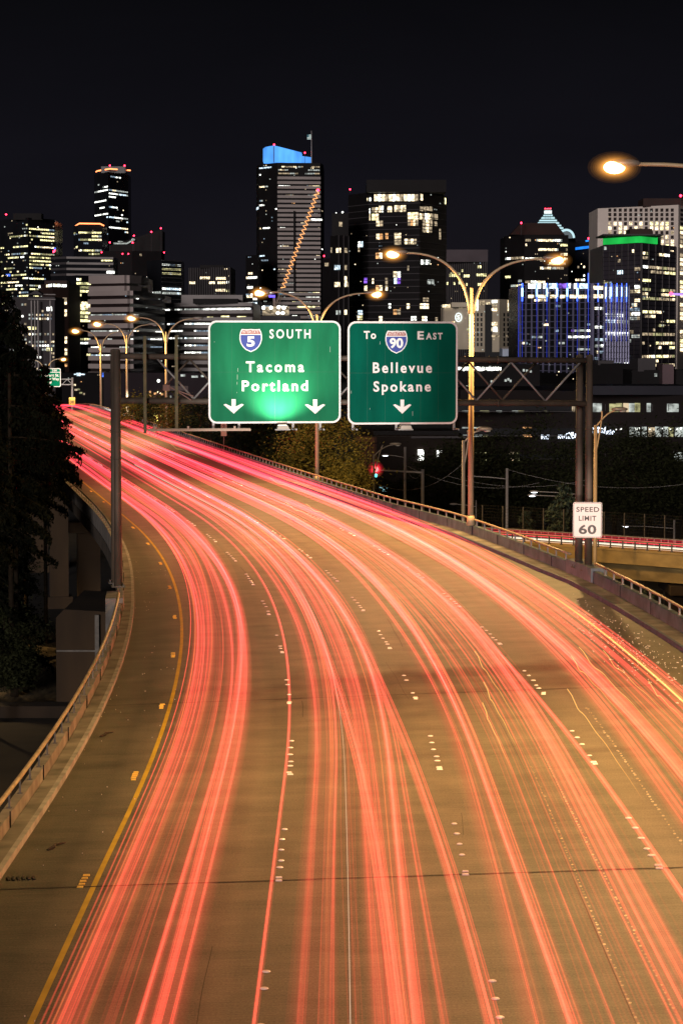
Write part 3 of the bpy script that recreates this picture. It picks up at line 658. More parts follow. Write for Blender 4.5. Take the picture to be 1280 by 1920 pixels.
for nm, lab, mt, seed, cl in STREAMS:
    rr = random.Random(seed); mb = MB(); mo = MB()
    for (d0, sprd, n, gl_) in cl:
        wb = Wob(.09, rr)
        for i in range(n):
            wi = Wob(.05, rr); o = rr.gauss(0, sprd * .9); h = rr.choice([.62, .7, .78, .86, .95]) + rr.uniform(-.04, .04)
            y1 = 470; 
            f = lambda Y, o=o, wi=wi, wb=wb, d0=d0: d0 + o + wb(Y) + wi(Y)
            wd = rr.choice([.004, .006, .009, .013, .02, .03]); g = gl_ * rr.uniform(.35, 1) * .30 * (1.25 if wd < .03 else .8)
            M_ = mo if rr.random() < .08 else mb; st_ = rr.getstate()
            strand(M_, f, h, wd, .03, g, rnd=rr, gfun=near); rr.setstate(st_); strand(M_, f, h, wd * 2.2 + .01, .05, g * .16, rnd=rr, gfun=near)
        if gl_ >= .55:                                # soft glow band round the busiest lamp paths
            for q in range(2):
                st_ = rr.getstate(); o = rr.gauss(0, sprd * .7)
                for k_, wd in enumerate((.05, .095, .145, .2)):
                    rr.setstate(st_); rr.gauss(0, 1); strand(mb, lambda Y, o=o, wb=wb, d0=d0: d0 + o + wb(Y), .78, wd, .03 + .01 * k_, .026 * gl_, rnd=rr, gfun=near, step=4.0)
    # wide faint sheets: large lit vehicle backs
    for i in range(3):
        d0 = rr.choice(cl[1:-1])[0] + rr.uniform(0, .15); wb = Wob(.2, rr)
        strand(mo, lambda Y, d0=d0, wb=wb: d0 + wb(Y), rr.uniform(.7, 1.0), rr.uniform(.1, .2), .05, .02, rnd=rr, gfun=near)
    tag(mb.build(nm, mt), lab, 'light trails', kind='stuff')
    tag(mo.build(nm, TO), lab.replace('bundle', 'thin orange wisps among the bundle', 1) if False else 'orange wisps of light woven through the ' + {11: 'leftmost', 23: 'second', 37: 'third', 51: 'rightmost'}[seed] + ' lane of red streaks', 'light trails', kind='stuff')
# single streaks that stand apart
def single(dfun, h, w, g, mt, label, y0=24, y1=470, seed=1, gfun=None, step=3.0):
    m = MB(); rr = random.Random(seed)
    if w < .03: ks = [(0, w, g), (0, w * 2.2, g * .3)]
    else: ks = [(rr.gauss(0, w * 1.5), rr.choice([.006, .012, .02]), g * rr.uniform(.25, .9)) for _ in range(9)] + [(0, w * 2.4, g * .22)]
    for o_, w_, g_ in ks: strand(m, lambda Y, o_=o_: dfun(Y) + o_, h + rr.uniform(-.05, .05), w_, .03, g_, y0, y1, rr, step, gfun)
    o = m.build('light_trail', mt); tag(o, label, 'light trail')
w1 = Wob(.10, random.Random(5)); w2 = Wob(.12, random.Random(6)); w3 = Wob(.1, random.Random(8)); w4 = Wob(.08, random.Random(9))
single(lambda Y: -3.66 + w1(Y) * .6, .75, .022, .33, TR, 'single thin red streak running alone beside the left dotted lane line', seed=2)
single(lambda Y: 6.55 + w2(Y) * .5, .8, .022, .32, TY, 'bright yellow-white streak at the outer edge of the rightmost lane', 40, 300, seed=3, gfun=lambda Y: .05 + 1.2 * math.exp(-((Y - 70) / 24) ** 2))
single(lambda Y: -2.32 + w3(Y), .9, .004, .2, TW, 'hair-thin white streak threading the second lane among red ones', 24, 200, seed=4)
single(lambda Y: -5.3 + w4(Y) * .5, .7, .018, .5, TR, 'hot pink streak brightest at the bottom left of the leftmost lane', 24, 90, seed=7, gfun=lambda Y: max(0, 1 - (Y - 24) / 62) ** 1.2)
# diagonal streaks of cars changing lanes
single(lambda Y: -2.5 + 1.0 * (1 / (1 + math.exp((Y - 58) / 9))), .7, .05, .28, TR, 'broad red streak slanting across the second lane as a car drifts right', 24, 330, seed=12)
single(lambda Y: -1.3 + 1.1 * (1 / (1 + math.exp((Y - 56) / 9))), .8, .05, .22, TR, 'textured red streak crossing towards the middle dotted line at the bottom', 24, 330, seed=13)
single(lambda Y: 2.7 + .8 * (1 / (1 + math.exp((Y - 60) / 9))), .72, .03, .2, TR, 'red streak drifting right towards the right dotted lane line near the bottom', 24, 300, seed=15)
# pulsed lamps: beads of light, each one a separate flash
def beads(d0, h, y0, y1, pitch, seed, label, sz=.013):
    rr = random.Random(seed); wb = Wob(.12, rr); m = MB(); Y = y0
    while Y < y1:
        a = RD(Y, d0 + wb(Y) + rr.gauss(0, .008), h + rr.gauss(0, .01)); n0 = len(m.v); s_ = sz * rr.uniform(.6, 1.4); m.ball(a, (s_ * 1.5, s_, s_ * .8), 6, 4); m.a += [rr.uniform(.15, 1) * (1 - abs((Y - (y0 + y1) / 2) / (y1 - y0)) * 1.4)] * (len(m.v) - n0); Y += pitch * rr.uniform(.85, 1.15)
    tag(m.build('light_beads', MATS.get('bead_glow') or trailmat('bead_glow', (1, .66, .26), .42)), label, 'light beads', kind='stuff')
beads(1.75, .8, 30, 56, .26, 1, 'dotted golden flashes in the third lane, left one of the two strings')
beads(2.25, .85, 30, 58, .28, 3, 'dotted golden flashes in the third lane, right one of the two strings')
beads(4.15, .6, 44, 66, .3, 4, 'faint dotted flashes just right of the right dotted lane line', .018)
# squiggles where lamps bounced over the joint
rr = random.Random(77)
for i, (d0, Y0, ln) in enumerate(((2.3, 77, 15), (1.95, 70, 12), (1.6, 66, 10), (4.05, 68, 16), (5.5, 77, 20), (6.1, 76, 16), (5.0, 75, 12), (6.4, 69, 9), (2.5, 150, 26), (3.4, 148, 22), (2.9, 240, 30), (4.4, 236, 34), (5.2, 176, 30))):
    m = MB(); ys = Ys(Y0 - ln, Y0, .7); al = []; vs = []
    for Y in ys:
        q = (Y0 - Y) / ln; dd = d0 - .2 + .08 * math.exp(-q * 5) * math.sin(q * 16) ; h = .65 + .14 * math.exp(-q * 4) * math.cos(q * 22); g = .5 * (1 - q) ** .9
        for a, b in ((0, -.012), (.01, 0), (0, .012), (-.01, 0)): vs.append(RD(Y, dd + a, h + b)); al.append(g)
    m.add(vs, [(j * 4 + k, (j + 1) * 4 + k, (j + 1) * 4 + (k + 1) % 4, j * 4 + (k + 1) % 4) for j in range(len(ys) - 1) for k in range(4)], 0, al)
    where = ['third lane, at the upper joint', 'third lane, just below the joint', 'third lane, lowest of its cluster', 'right dotted lane line', 'rightmost lane, upper middle', 'rightmost lane beside the yellow streak', 'rightmost lane, inner side', 'rightmost lane at the picture edge', 'third lane near the gantry, inner one', 'third lane near the gantry, outer one', 'far lane beyond the gantry, inner one', 'far lane beyond the gantry, outer one', 'rightmost lane below the traffic light'][i]
    tag(m.build('light_squiggle', TY), 'short wavy yellow light squiggle in the ' + where, 'light trail', 'wavy yellow squiggles')

# ------------------------------------------------------------------ city
GND = -12.0
W = {}
def wm(k, col, st, var=.75, sc=.7): W[k] = emi('window_glow_' + k, col, st, var, sc, (1, 1, 1.6))
wm('warm', (1, .80, .50), 1.9); wm('warmdim', (1, .78, .5), .45); wm('yellow', (.95, .86, .42), 1.7); wm('yellowdim', (.9, .85, .42), .4)
wm('white', (.95, .97, .88), 2.5); wm('whitedim', (.85, .92, .85), .5); wm('cool', (.70, .88, 1), 1.5); wm('cooldim', (.6, .8, 1), .4)
wm('orange', (1, .5, .2), 1.0); wm('blue', (.08, .2, 1), 1.2); wm('green', (.05, .9, .35), .8); wm('violet', (.35, .15, 1), .9)
W['dark'] = mat('hotel_window_dark', (.05, .04, .038), .3)
WK = list(W)
def pal(s):                                           # 'warm:5 white:2'
    out = []
    for q in s.split():
        k, n = q.split(':'); out += [k] * int(n)
    return out
P_WARM = pal('warm:6 warmdim:5 white:3 yellow:3 whitedim:2'); P_YEL = pal('yellow:7 yellowdim:5 white:2 warm:2 whitedim:1 cooldim:1')
P_COOL = pal('white:6 whitedim:5 cool:2 cooldim:2 warm:1'); P_HOME = pal('warm:7 warmdim:6 yellow:4 white:3 orange:1 cool:1 violet:1')
def wall(name, col, rough=.6, **k): return mat(name, col, rough, var=k.pop('var', .18), scale=k.pop('scale', .08), spec=.1, **k)
GLASS = mat('dark_curtain_glass', (.012, .013, .016), .25, 0, spec=.2, var=.3, scale=.05)
GLASSP = mat('purple_grey_glass', (.05, .045, .06), .3, 0, var=.35, scale=.05)
BLK = wall('black_cladding', (.012, .011, .012)); BRN = wall('dark_brown_brick', (.05, .03, .027)); CG = wall('grey_pink_concrete', (.36, .31, .30), .8, var=.12)
CG2 = wall('grey_concrete', (.32, .30, .30), .8); BEI = wall('beige_precast', (.55, .49, .38), .8); WHT = wall('white_precast', (.78, .70, .64), .8, var=.08); DG2 = wall('dark_grey_cladding', (.07, .065, .07))
BEACON = emi('red_beacon', (1, .02, .05), 14.0)
class Bld:
    def __init__(s, name, label, cat, pts, ytop, body, depth=30, ybot=None, group=None, t=None):
        # pts: [(px, Y)] visible footprint corners, left to right
        s.p = [V((Xat(px, Y), Y, 0)) for px, Y in pts]; Yn = min(Y for _, Y in pts); s.Yn = Yn
        s.zt = zat(ytop, Yn); s.zb = GND if ybot is None else zat(ybot, Yn); s.body = body
        c = sum(s.p, V()) / len(s.p); s.t = t or thing(name, V((c.x, c.y + depth / 2, s.zb)), label, cat, group)
        s.w = []; yb = max(p.y for p in s.p) + depth
        poly = [V((p.x, p.y, s.zb)) for p in s.p] + [V((s.p[-1].x, yb, s.zb)), V((s.p[0].x, yb, s.zb))]
        m = MB(); m.prism(poly[::1], (0, 0, s.zt - s.zb)); m.build('wall', body, s.t)
        # low roof plant
    def frame(s, i):
        A, B = s.p[i], s.p[i + 1]; L = (B - A).length; u = (B - A) / L; n = V((u.y, -u.x, 0)); return A, u, n, L
    def win(s, i, u0, u1, z0, z1, k, off=.12, th=.1):
        A, u, n, L = s.frame(i); s.w.append(((u1 - u0) * (z1 - z0) / A.y ** 2, A + u * u0 + n * off, u, n, u1 - u0, z0, z1, k, th))
    def winpx(s, i, x0, y0, x1, y1, k, off=.12):
        A, u, n, L = s.frame(i); a = rayplane(x0, y0, A, n); b = rayplane(x1, y1, A, n); s.win(i, (a - A).dot(u), (b - A).dot(u), b.z, a.z, k, off)
    def grid(s, i, fh, cw, p, palt, y0=None, y1=None, hf=.5, wf=.8, run=.7, rows=None, seed=0, rowvar=1.0, margin=.02, u0=0, u1=1, off=.12):
        """fh, cw in photo pixels; p chance that a cell is lit"""
        rr = random.Random(seed + 17 * i + len(s.w)); A, u, n, L = s.frame(i); Ym = (A.y + (A + u * L).y) / 2; sc = s.Yn / F; fh *= sc
        pxw = abs(project(A + u * L)[0] - project(A)[0]); nc = max(1, int(pxw * (u1 - u0) * (1 - 2 * margin) / cw)); c = L * (u1 - u0) * (1 - 2 * margin) / nc
        zt = s.zt if y0 is None else zat(y0, s.Yn); zb = s.zb if y1 is None else zat(y1, s.Yn); nf = int((zt - zb) / fh)
        for r in range(nf):
            pr = p * (rr.choice([.1, .4, 1, 1, 1.6, 2.2]) if rowvar else 1)
            if rows and r in rows: pr = rows[r]
            lit = rr.random() < pr; k = rr.choice(palt)
            for q in range(nc):
                if rr.random() > run: lit = rr.random() < pr; k = rr.choice(palt)
                elif rr.random() < .25: k = rr.choice(palt)
                if lit:
                    a = L * (u0 + (u1 - u0) * margin) + q * c; zz = zt - r * fh - fh * (1 - hf) / 2
                    s.win(i, a + c * (1 - wf) / 2, a + c * (1 + wf) / 2, zz - fh * hf, zz, k, off)
    def bands(s, i, fh, frac, mt, y0=None, y1=None, th=.5, name='spandrel', phase=0.0):
        A, u, n, L = s.frame(i); sc = s.Yn / F; zt = s.zt if y0 is None else zat(y0, s.Yn); zb = s.zb if y1 is None else zat(y1, s.Yn); z = zt - phase * fh * sc; k = 0
        while z > zb and k < 100:
            h = fh * sc * frac; m = MB(); m.box(A + u * L / 2 + n * (th / 2 + .01) + V((0, 0, z - h / 2)), (L - .02 + (th if 0 else 0), th, h), math.atan2(u.y, u.x)); m.build(name, mt, s.t); z -= fh * sc; k += 1
    def ribs(s, i, cw, frac, mt, y0=None, y1=None, th=.4, name='rib', u0=0, u1=1):
        A, u, n, L = s.frame(i); zt = s.zt if y0 is None else zat(y0, s.Yn); zb = s.zb if y1 is None else zat(y1, s.Yn)
        pxw = abs(project(A + u * L)[0] - project(A)[0]) * (u1 - u0); nc = max(1, round(pxw / cw)); c = L * (u1 - u0) / nc
        for q in range(nc + 1):
            m = MB(); m.box(A + u * (L * u0 + min(max(q * c, c * frac / 2), nc * c - c * frac / 2)) + n * (th / 2 + .014) + V((0, 0, (zt + zb) / 2)), (c * frac, th, zt - zb - .02), math.atan2(u.y, u.x)); m.build(name, mt, s.t)
            if q > 98: break
    def beacon(s, px, py, dY=2, sz=1.6, h=None):
        Y = s.Yn + dY; m = MB(); p = at(px, py, Y); r = sz * Y / F; m.ball(p, r, 8, 6); zb = s.zt - .5
        if p.z - r > zb: m.tube([V((p.x, p.y, zb)), p], .12, 5, 1)
        m.build('beacon', [BEACON, DG2], s.t)
    def slab(s, x0, x1, y0, y1, mt, name='roof_block', dY=4, depth=14):
        Y = s.Yn + dY; a, b = at(x0, y0, Y), at(x1, y1, Y); m = MB(); zl = min(b.z, s.zt - .3) if b.z < s.zt + 1 else b.z
        m.box(((a.x + b.x) / 2, Y + depth / 2, (a.z + zl) / 2), (b.x - a.x, depth, a.z - zl)); m.build(name, mt, s.t)
    def done(s, dots=.03):
        if dots and s.Yn > 590:
            for i in range(len(s.p) - 1):
                L = (s.p[i + 1] - s.p[i]).length
                if L > 12: s.grid(i, 6.5, 3.4, dots, pal('whitedim:4 warmdim:4 cooldim:2 warm:1 white:1 orange:1'), run=.15, rowvar=0, seed=int(s.Yn) + i, hf=.28, wf=.42, off=.16, y0=None, y1=720)
        s.w.sort(key=lambda q: -q[0])
        def put(m, q, mi):
            _, P, u, n, wd, z0, z1, k, th = q; m.box(P + u * wd / 2 + V((0, 0, (z0 + z1) / 2)), (wd, th, z1 - z0), math.atan2(u.y, u.x), mi)
        for q in s.w[:100]:
            m = MB(); put(m, q, 0); m.build('window', W[q[7]], s.t)
        if len(s.w) > 100:
            m = MB()
            for q in s.w[100:]: put(m, q, WK.index(q[7]))
            tag(m.build('window', [W[k] for k in WK], s.t), kind='stuff')

# --- left cluster
b = Bld('skyscraper', 'wide dark tower at the left edge of the skyline with many yellow lit office rows', 'skyscraper', [(5, 1900), (58, 1860), (107, 1890), (113, 1930)], 408, GLASS)
b.slab(25, 78, 400, 412, BLK); b.grid(0, 6.6, 3.2, .30, P_YEL, y0=418, y1=590, run=.75, seed=3, hf=.42); b.grid(1, 6.6, 3.2, .42, P_YEL, y0=412, y1=590, run=.8, seed=4, hf=.42); b.grid(2, 6.6, 3, .1, P_COOL, y0=430, y1=560, seed=5)
b.winpx(0, 12, 514, 20, 518, 'blue'); b.winpx(1, 101, 464, 105, 468, 'blue'); b.grid(0, 6.6, 3.2, .12, pal('whitedim:3 warmdim:3 cooldim:1'), y0=418, y1=590, run=.2, rowvar=0, seed=333, hf=.3, wf=.5, off=.2); b.grid(1, 6.6, 3.2, .12, pal('whitedim:3 warmdim:3 cooldim:1'), y0=418, y1=590, run=.2, rowvar=0, seed=334, hf=.3, wf=.5, off=.2); b.beacon(12, 402); b.beacon(101, 472, -1, 2); b.beacon(103, 470, -1); b.done()
b = Bld('skyscraper', 'tallest slim black tower at left with a peaked orange-lit rim and two red beacons', 'skyscraper', [(181, 2300), (207, 2260), (244, 2300)], 322, GLASS)
b.grid(0, 6.3, 3.1, .40, P_COOL, y0=327, y1=480, run=.78, seed=11, hf=.4); b.grid(1, 6.3, 3.1, .36, P_COOL, y0=327, y1=480, run=.78, seed=18, hf=.4)
RIM = emi('orange_rim_light', (1, .26, .09), 3.5); m = MB(); m.tube([at(180.5, 322, 2299), at(183, 320.5, 2296), at(206.5, 316.5, 2257), at(244.5, 319.5, 2299)], .6, 6); m.build('rim_light', RIM, b.t)
b.slab(190, 236, 312, 324, GLASS, dY=12); b.beacon(206.5, 310.5, 10); b.beacon(234, 310.5, 10); b.done()
b = Bld('skyscraper', 'shorter black tower with an orange-lit rim and yellow rows, left of the slim one', 'skyscraper', [(142, 2150), (150, 2130), (195, 2135)], 422, GLASS)
b.grid(1, 6.6, 3, .55, P_YEL, y0=426, y1=520, run=.85, seed=23, hf=.5); b.grid(0, 6.6, 3, .3, P_YEL, y0=426, seed=24, y1=520)
m = MB(); m.tube([at(142, 423.5, 2148), at(149, 419, 2128), at(188, 419.5, 2128), at(195, 423, 2133)], .55, 6); m.build('rim_light', RIM, b.t); b.done()
b = Bld('skyscraper', 'black wedge-topped tower with a sloping roof and red beacons right of the slim tower', 'skyscraper', [(190, 1700), (250, 1690), (305, 1700)], 470, BLK)
Y = 1705; m = MB(); q = [at(250, 447, Y), at(300, 431, Y), at(305, 433, Y), at(305, 472, Y), at(205, 472, Y), at(205, 461, Y)]; m.prism(q, (0, 22, 0)); m.build('sloping_roof', BLK, b.t)
m = MB(); m.tube([at(213, 456.5, 1703), at(238, 456.5, 1703), at(252, 449, 1703)], .5, 5); m.build('roof_edge_light', W['whitedim'], b.t); m = MB(); m.ball(at(250, 449.5, 1701), (1.2, 1.2, .9)); m.build('roof_lamp', W['whitedim'], b.t)
for x, y in ((206.5, 454.5), (249, 455), (251.5, 442), (284, 434.8), (302, 428)): b.beacon(x, y, -4, 1.5)
for x, y in ((308, 473.5), (230, 476), (241, 476), (191, 473)): b.beacon(x, y, -12, 1.3)
b.winpx(0, 262, 461, 268, 468, 'white') if 0 else b.winpx(1, 262, 476, 266, 480, 'warmdim'); b.grid(1, 7, 3.4, .12, P_COOL, y0=495, y1=530, seed=31); b.done()
b = Bld('office_tower', 'dark glass block with rows of cool white offices just left of the ribbed black block', 'office building', [(278, 1500), (305, 1480), (342, 1500)], 487, GLASS)
b.grid(1, 8, 3.4, .3, P_YEL + P_COOL, y0=492, y1=530, seed=41, run=.9, hf=.35); b.grid(1, 8, 3.8, .95, pal('white:3 whitedim:2 cool:1'), y0=529, y1=556, seed=42, run=.9); b.grid(0, 8, 3.6, .8, P_COOL, y0=536, y1=560, seed=43); b.bands(1, 8, .25, DG2, y0=487, y1=560); b.done()
b = Bld('office_block', 'grey block with dark horizontal stripes and one long bright row, behind the pink banded building', 'office building', [(100, 1400), (128, 1390), (215, 1400)], 481, GLASS)
b.bands(0, 10.5, .38, DG2, y0=481, y1=515); b.bands(1, 10.5, .38, CG2, y0=481, y1=515); b.grid(1, 10.5, 3.5, .5, P_COOL, y0=509, y1=519, rowvar=0, run=.9, seed=51, hf=.5); b.grid(1, 10, 3.5, .9, P_COOL, y0=511, y1=521, rowvar=0, seed=52, hf=.55); b.winpx(1, 190, 487, 211, 490, 'yellow'); b.winpx(1, 200, 508, 215, 513, 'white'); b.done()
b = Bld('glass_tower', 'glass tower stacked with bright yellow-lit floors left of the pink banded building', 'office building', [(128, 1210), (146, 1190), (178, 1200)], 516, GLASS)
b.grid(1, 7.3, 4, .8, pal('yellow:5 warm:2 yellowdim:3 white:2'), y0=520, y1=582, hf=.6, run=.85, wf=.88, seed=61); b.grid(1, 7.3, 7.5, .97, pal('yellow:3 yellowdim:1 warm:1'), y0=568, y1=612, hf=.66, wf=.95, rowvar=0, seed=62)
b.grid(1, 7.3, 4, .6, P_YEL, y0=625, y1=670, seed=63); b.grid(0, 7.3, 5, .5, P_COOL, y0=530, y1=670, seed=64); b.winpx(0, 133, 603, 141, 610, 'violet'); b.done()
b = Bld('apartment_tower', 'brown brick tower with a glowing top storey and scattered lit flats', 'apartment building', [(76, 1150), (102, 1120), (132, 1130)], 531, BRN)
b.grid(0, 7.5, 3.2, .95, pal('white:3 warm:2'), y0=531, y1=540, rowvar=0, hf=.7, wf=.8, seed=71); b.grid(1, 7.5, 3.4, .9, pal('white:3 warm:2'), y0=531, y1=539, rowvar=0, hf=.7, wf=.8, seed=72)
b.grid(1, 7.3, 10, .42, pal('warm:5 white:2 yellow:2 blue:1 orange:1 warmdim:4'), y0=542, y1=700, wf=.5, hf=.75, run=.3, rowvar=0, seed=73); b.grid(0, 7.3, 6, .2, P_WARM, y0=550, y1=700, wf=.6, hf=.7, seed=74)
b.slab(84, 126, 526, 533, BRN, 'roof_block', 4); b.done()
b = Bld('apartment_tower', 'dark gabled apartment tower at far left behind the black trees, with scattered white windows', 'apartment building', [(20, 1010), (55, 1000), (106, 1005)], 556, DG2)
m = MB(); m.prism([at(54, 552, 998), at(68, 544, 998), at(80, 552, 998)], (0, 12, 0)); m.build('gable', DG2, b.t); b.bands(1, 60, .03, CG2, y0=551, y1=560, th=.9); b.bands(1, 60, .03, CG2, y0=560, y1=566, th=.9)
for x in (60, 66, 72, 95): m = MB(); m.box(at(x, 640, 998.5), (.5, .6, 32)); m.build('pilaster', CG2, b.t)
b.grid(1, 7.2, 4.6, .3, pal('white:2 whitedim:5 warmdim:3 cooldim:2 warm:1'), y0=565, y1=705, wf=.6, run=.4, seed=81); b.grid(0, 7.2, 5, .3, pal('warm:1 whitedim:3 warmdim:3 orange:1 white:1'), y0=560, y1=700, wf=.55, run=.3, seed=82)
b.winpx(1, 52, 612.5, 59, 618, 'yellow'); b.winpx(1, 61, 612.5, 68, 618, 'yellow'); b.winpx(1, 88, 576, 98, 583, 'white'); b.winpx(1, 88, 652, 98, 658, 'yellow'); b.winpx(1, 61, 646, 66, 651, 'warm') if 0 else None; b.done()
# pink-grey banded office in the foreground, two wings
b = Bld('banded_office_building', 'large pink-grey concrete office building with dark window bands and a rounded stepped corner', 'office building', [(172, 700), (246, 690), (262, 700), (278, 716), (306, 745)], 545, mat('dark_strip_glass', (.022, .014, .014), .35), depth=40)
for i in range(4): b.bands(i, 15.2, .58, CG, y0=545, y1=760, th=.9)
b.grid(0, 15.2, 4.4, .18, P_COOL, y0=553.5, y1=700, hf=.40, run=.85, seed=91, rows={4: .95, 5: .2, 2: .5}); b.grid(3, 15.2, 4.2, .25, P_COOL, y0=553.5, y1=700, hf=.40, run=.9, seed=92, rows={4: .9, 5: .9}); b.grid(1, 15.2, 4, .2, P_COOL, y0=553.5, y1=690, hf=.4, rows={4: .95}, seed=93); b.done()
c = Bld('', '', '', [(173.5, 712), (240, 704), (262, 712), (274, 728)], 516, MATS['dark_strip_glass'], depth=30, ybot=547, t=b.t)
for i in range(3):
    c.bands(i, 15.2, .98, CG, y0=516, y1=531, th=.9); c.bands(i, 15.2, .62, CG, y0=536, y1=545, th=.9)
c.done()
b = Bld('banded_office_building', 'long low concrete office building with lit ribbon windows behind the Tacoma sign', 'office building', [(306, 760), (345, 745), (476, 735)], 567, MATS['dark_strip_glass'], depth=40)
for i in range(2): b.bands(i, 13.6, .5, CG2, y0=567, y1=760, th=.8)
b.slab(340, 455, 553, 567, CG2, dY=8, depth=25); b.slab(362, 446, 560, 567.5, BLK, 'roof_recess', 1, 6)
b.grid(1, 13.6, 4.4, .4, P_COOL, y0=574, y1=760, hf=.44, run=.9, seed=101, rows={0: .96, 1: .6, 3: .5}); b.grid(0, 13.6, 4.4, .4, P_COOL, y0=574, y1=760, hf=.44, run=.85, seed=102)
b.winpx(1, 389, 594, 400, 599, 'yellow', .15); b.winpx(1, 415, 592, 430, 597.5, 'yellow', .15); b.winpx(1, 445, 593, 462, 598, 'yellow', .15); b.winpx(1, 382, 578, 470, 583, 'white', .15); b.done()
b = Bld('ribbed_office_block', 'squat black ribbed block with a few warm windows left of the blue-crowned tower', 'office building', [(357, 1300), (434, 1290), (438, 1310)], 501, BLK)
b.ribs(0, 4.3, .45, DG2, th=.8); b.grid(0, 8, 4.3, .12, P_WARM, y0=517, y1=560, run=.85, seed=111, wf=.6, rowvar=0); 
for x0, x1, y in ((377, 396, 519), (394, 405, 528), (407, 424, 520), (357, 365, 528), (410, 424, 528), (406, 424, 542)): 
    x = x0
    while x < x1: b.winpx(0, x, y, x + 2.8, y + 4.4, 'warm', .9); x += 3.8
b.slab(375, 420, 497, 503, BLK); b.done()
# blue-crowned tower
BT = GLASS
b = Bld('skyscraper', 'tall tower with a glowing blue crown and flagpole, striped with pale horizontal bands', 'skyscraper', [(482, 1640), (487, 1620), (521, 1605), (601, 1608), (606.5, 1625)], 305, BLK, depth=50)
b.bands(2, 8.62, .58, wall('tan_granite', (.36, .32, .31), .7, var=.08), y0=331, y1=600, th=.5)
b.grid(0, 8.6, 3, .05, P_COOL, y0=330, y1=560, seed=120); b.grid(1, 8.6, 3, .14, P_COOL, y0=335, y1=600, seed=121, run=.8, hf=.3); b.grid(2, 8.62, 3.2, .16, pal('white:2 warm:3 yellow:1 whitedim:3 warmdim:3'), y0=336, y1=600, hf=.34, seed=122, run=.8)
for y in (312.5, 318.5, 325): b.grid(2, 6, 3, .45, pal('warmdim:3 whitedim:2 warm:1 green:1'), y0=y - 3, y1=y + 3.1, hf=.4, rowvar=0, seed=int(y), run=.8); b.grid(1, 6, 3, .3, P_COOL, y0=y - 3, y1=y + 3.1, hf=.4, rowvar=0, seed=int(y) + 1, run=.8)
b.winpx(2, 583, 410, 603.5, 413.5, 'white', .7); b.winpx(2, 557, 574, 590, 576.5, 'yellow', .7)
m = MB(); m.box(at(551.5, 470, 1603.6), (.9, .8, 50)); m.build('shaft_recess', BLK, b.t)
CR = emi('blue_crown_glow', (.09, .36, 1), 1.25, .5, .09, (1, 1, .35))
m = MB(); Yc = 1612; q = [at(493, 302.5, Yc), at(565.5, 305.5, Yc), at(565.5, 286, Yc), at(540, 279.5, Yc), at(514, 272.7, Yc), at(498, 275.5, Yc), at(493, 279, Yc)]
m.prism(q, (0, 18, 0)); m.build('crown', CR, b.t); m = MB(); m.prism([at(565.8, 305.5, Yc), at(584, 307.5, Yc), at(584, 295, Yc), at(565.8, 292.5, Yc)], (0, 16, 0)); m.build('crown', CR, b.t)
m = MB(); m.box(at(513, 289, Yc - .3), (.35, .3, 10)); m.build('crown_seam', mat('crown_frame', (.02, .05, .2), .5), b.t)
b.beacon(514, 271, 5); b.beacon(571.5, 286.5, 5)
m = MB(); m.tube([at(584, 306, 1612), at(583.7, 245, 1612)], [.35, .22], 6); m.build('flagpole', CG2, b.t)
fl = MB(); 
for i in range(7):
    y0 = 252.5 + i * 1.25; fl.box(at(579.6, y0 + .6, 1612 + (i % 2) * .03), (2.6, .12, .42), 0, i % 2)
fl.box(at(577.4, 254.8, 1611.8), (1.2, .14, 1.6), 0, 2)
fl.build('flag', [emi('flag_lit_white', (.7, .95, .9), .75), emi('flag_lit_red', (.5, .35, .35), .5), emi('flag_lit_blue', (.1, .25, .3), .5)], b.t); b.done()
b = Bld('office_tower', 'narrow dark block with two lit rows close left of the blue-crowned tower', 'office building', [(462, 1560), (484, 1550)], 478, BLK)
b.grid(0, 8, 4, .25, P_COOL, y0=500, y1=575, seed=131); b.winpx(0, 464, 537, 474, 541, 'white'); b.winpx(0, 463, 554, 474, 558, 'warm'); b.done()
b = Bld('office_tower', 'thin dark block with a red beacon wedged between the blue-crowned tower and the black flats', 'office building', [(604, 1500), (626, 1490)], 484, BLK); b.beacon(607.5, 480, 0); b.winpx(0, 609, 493, 616, 499, 'warmdim'); b.done()
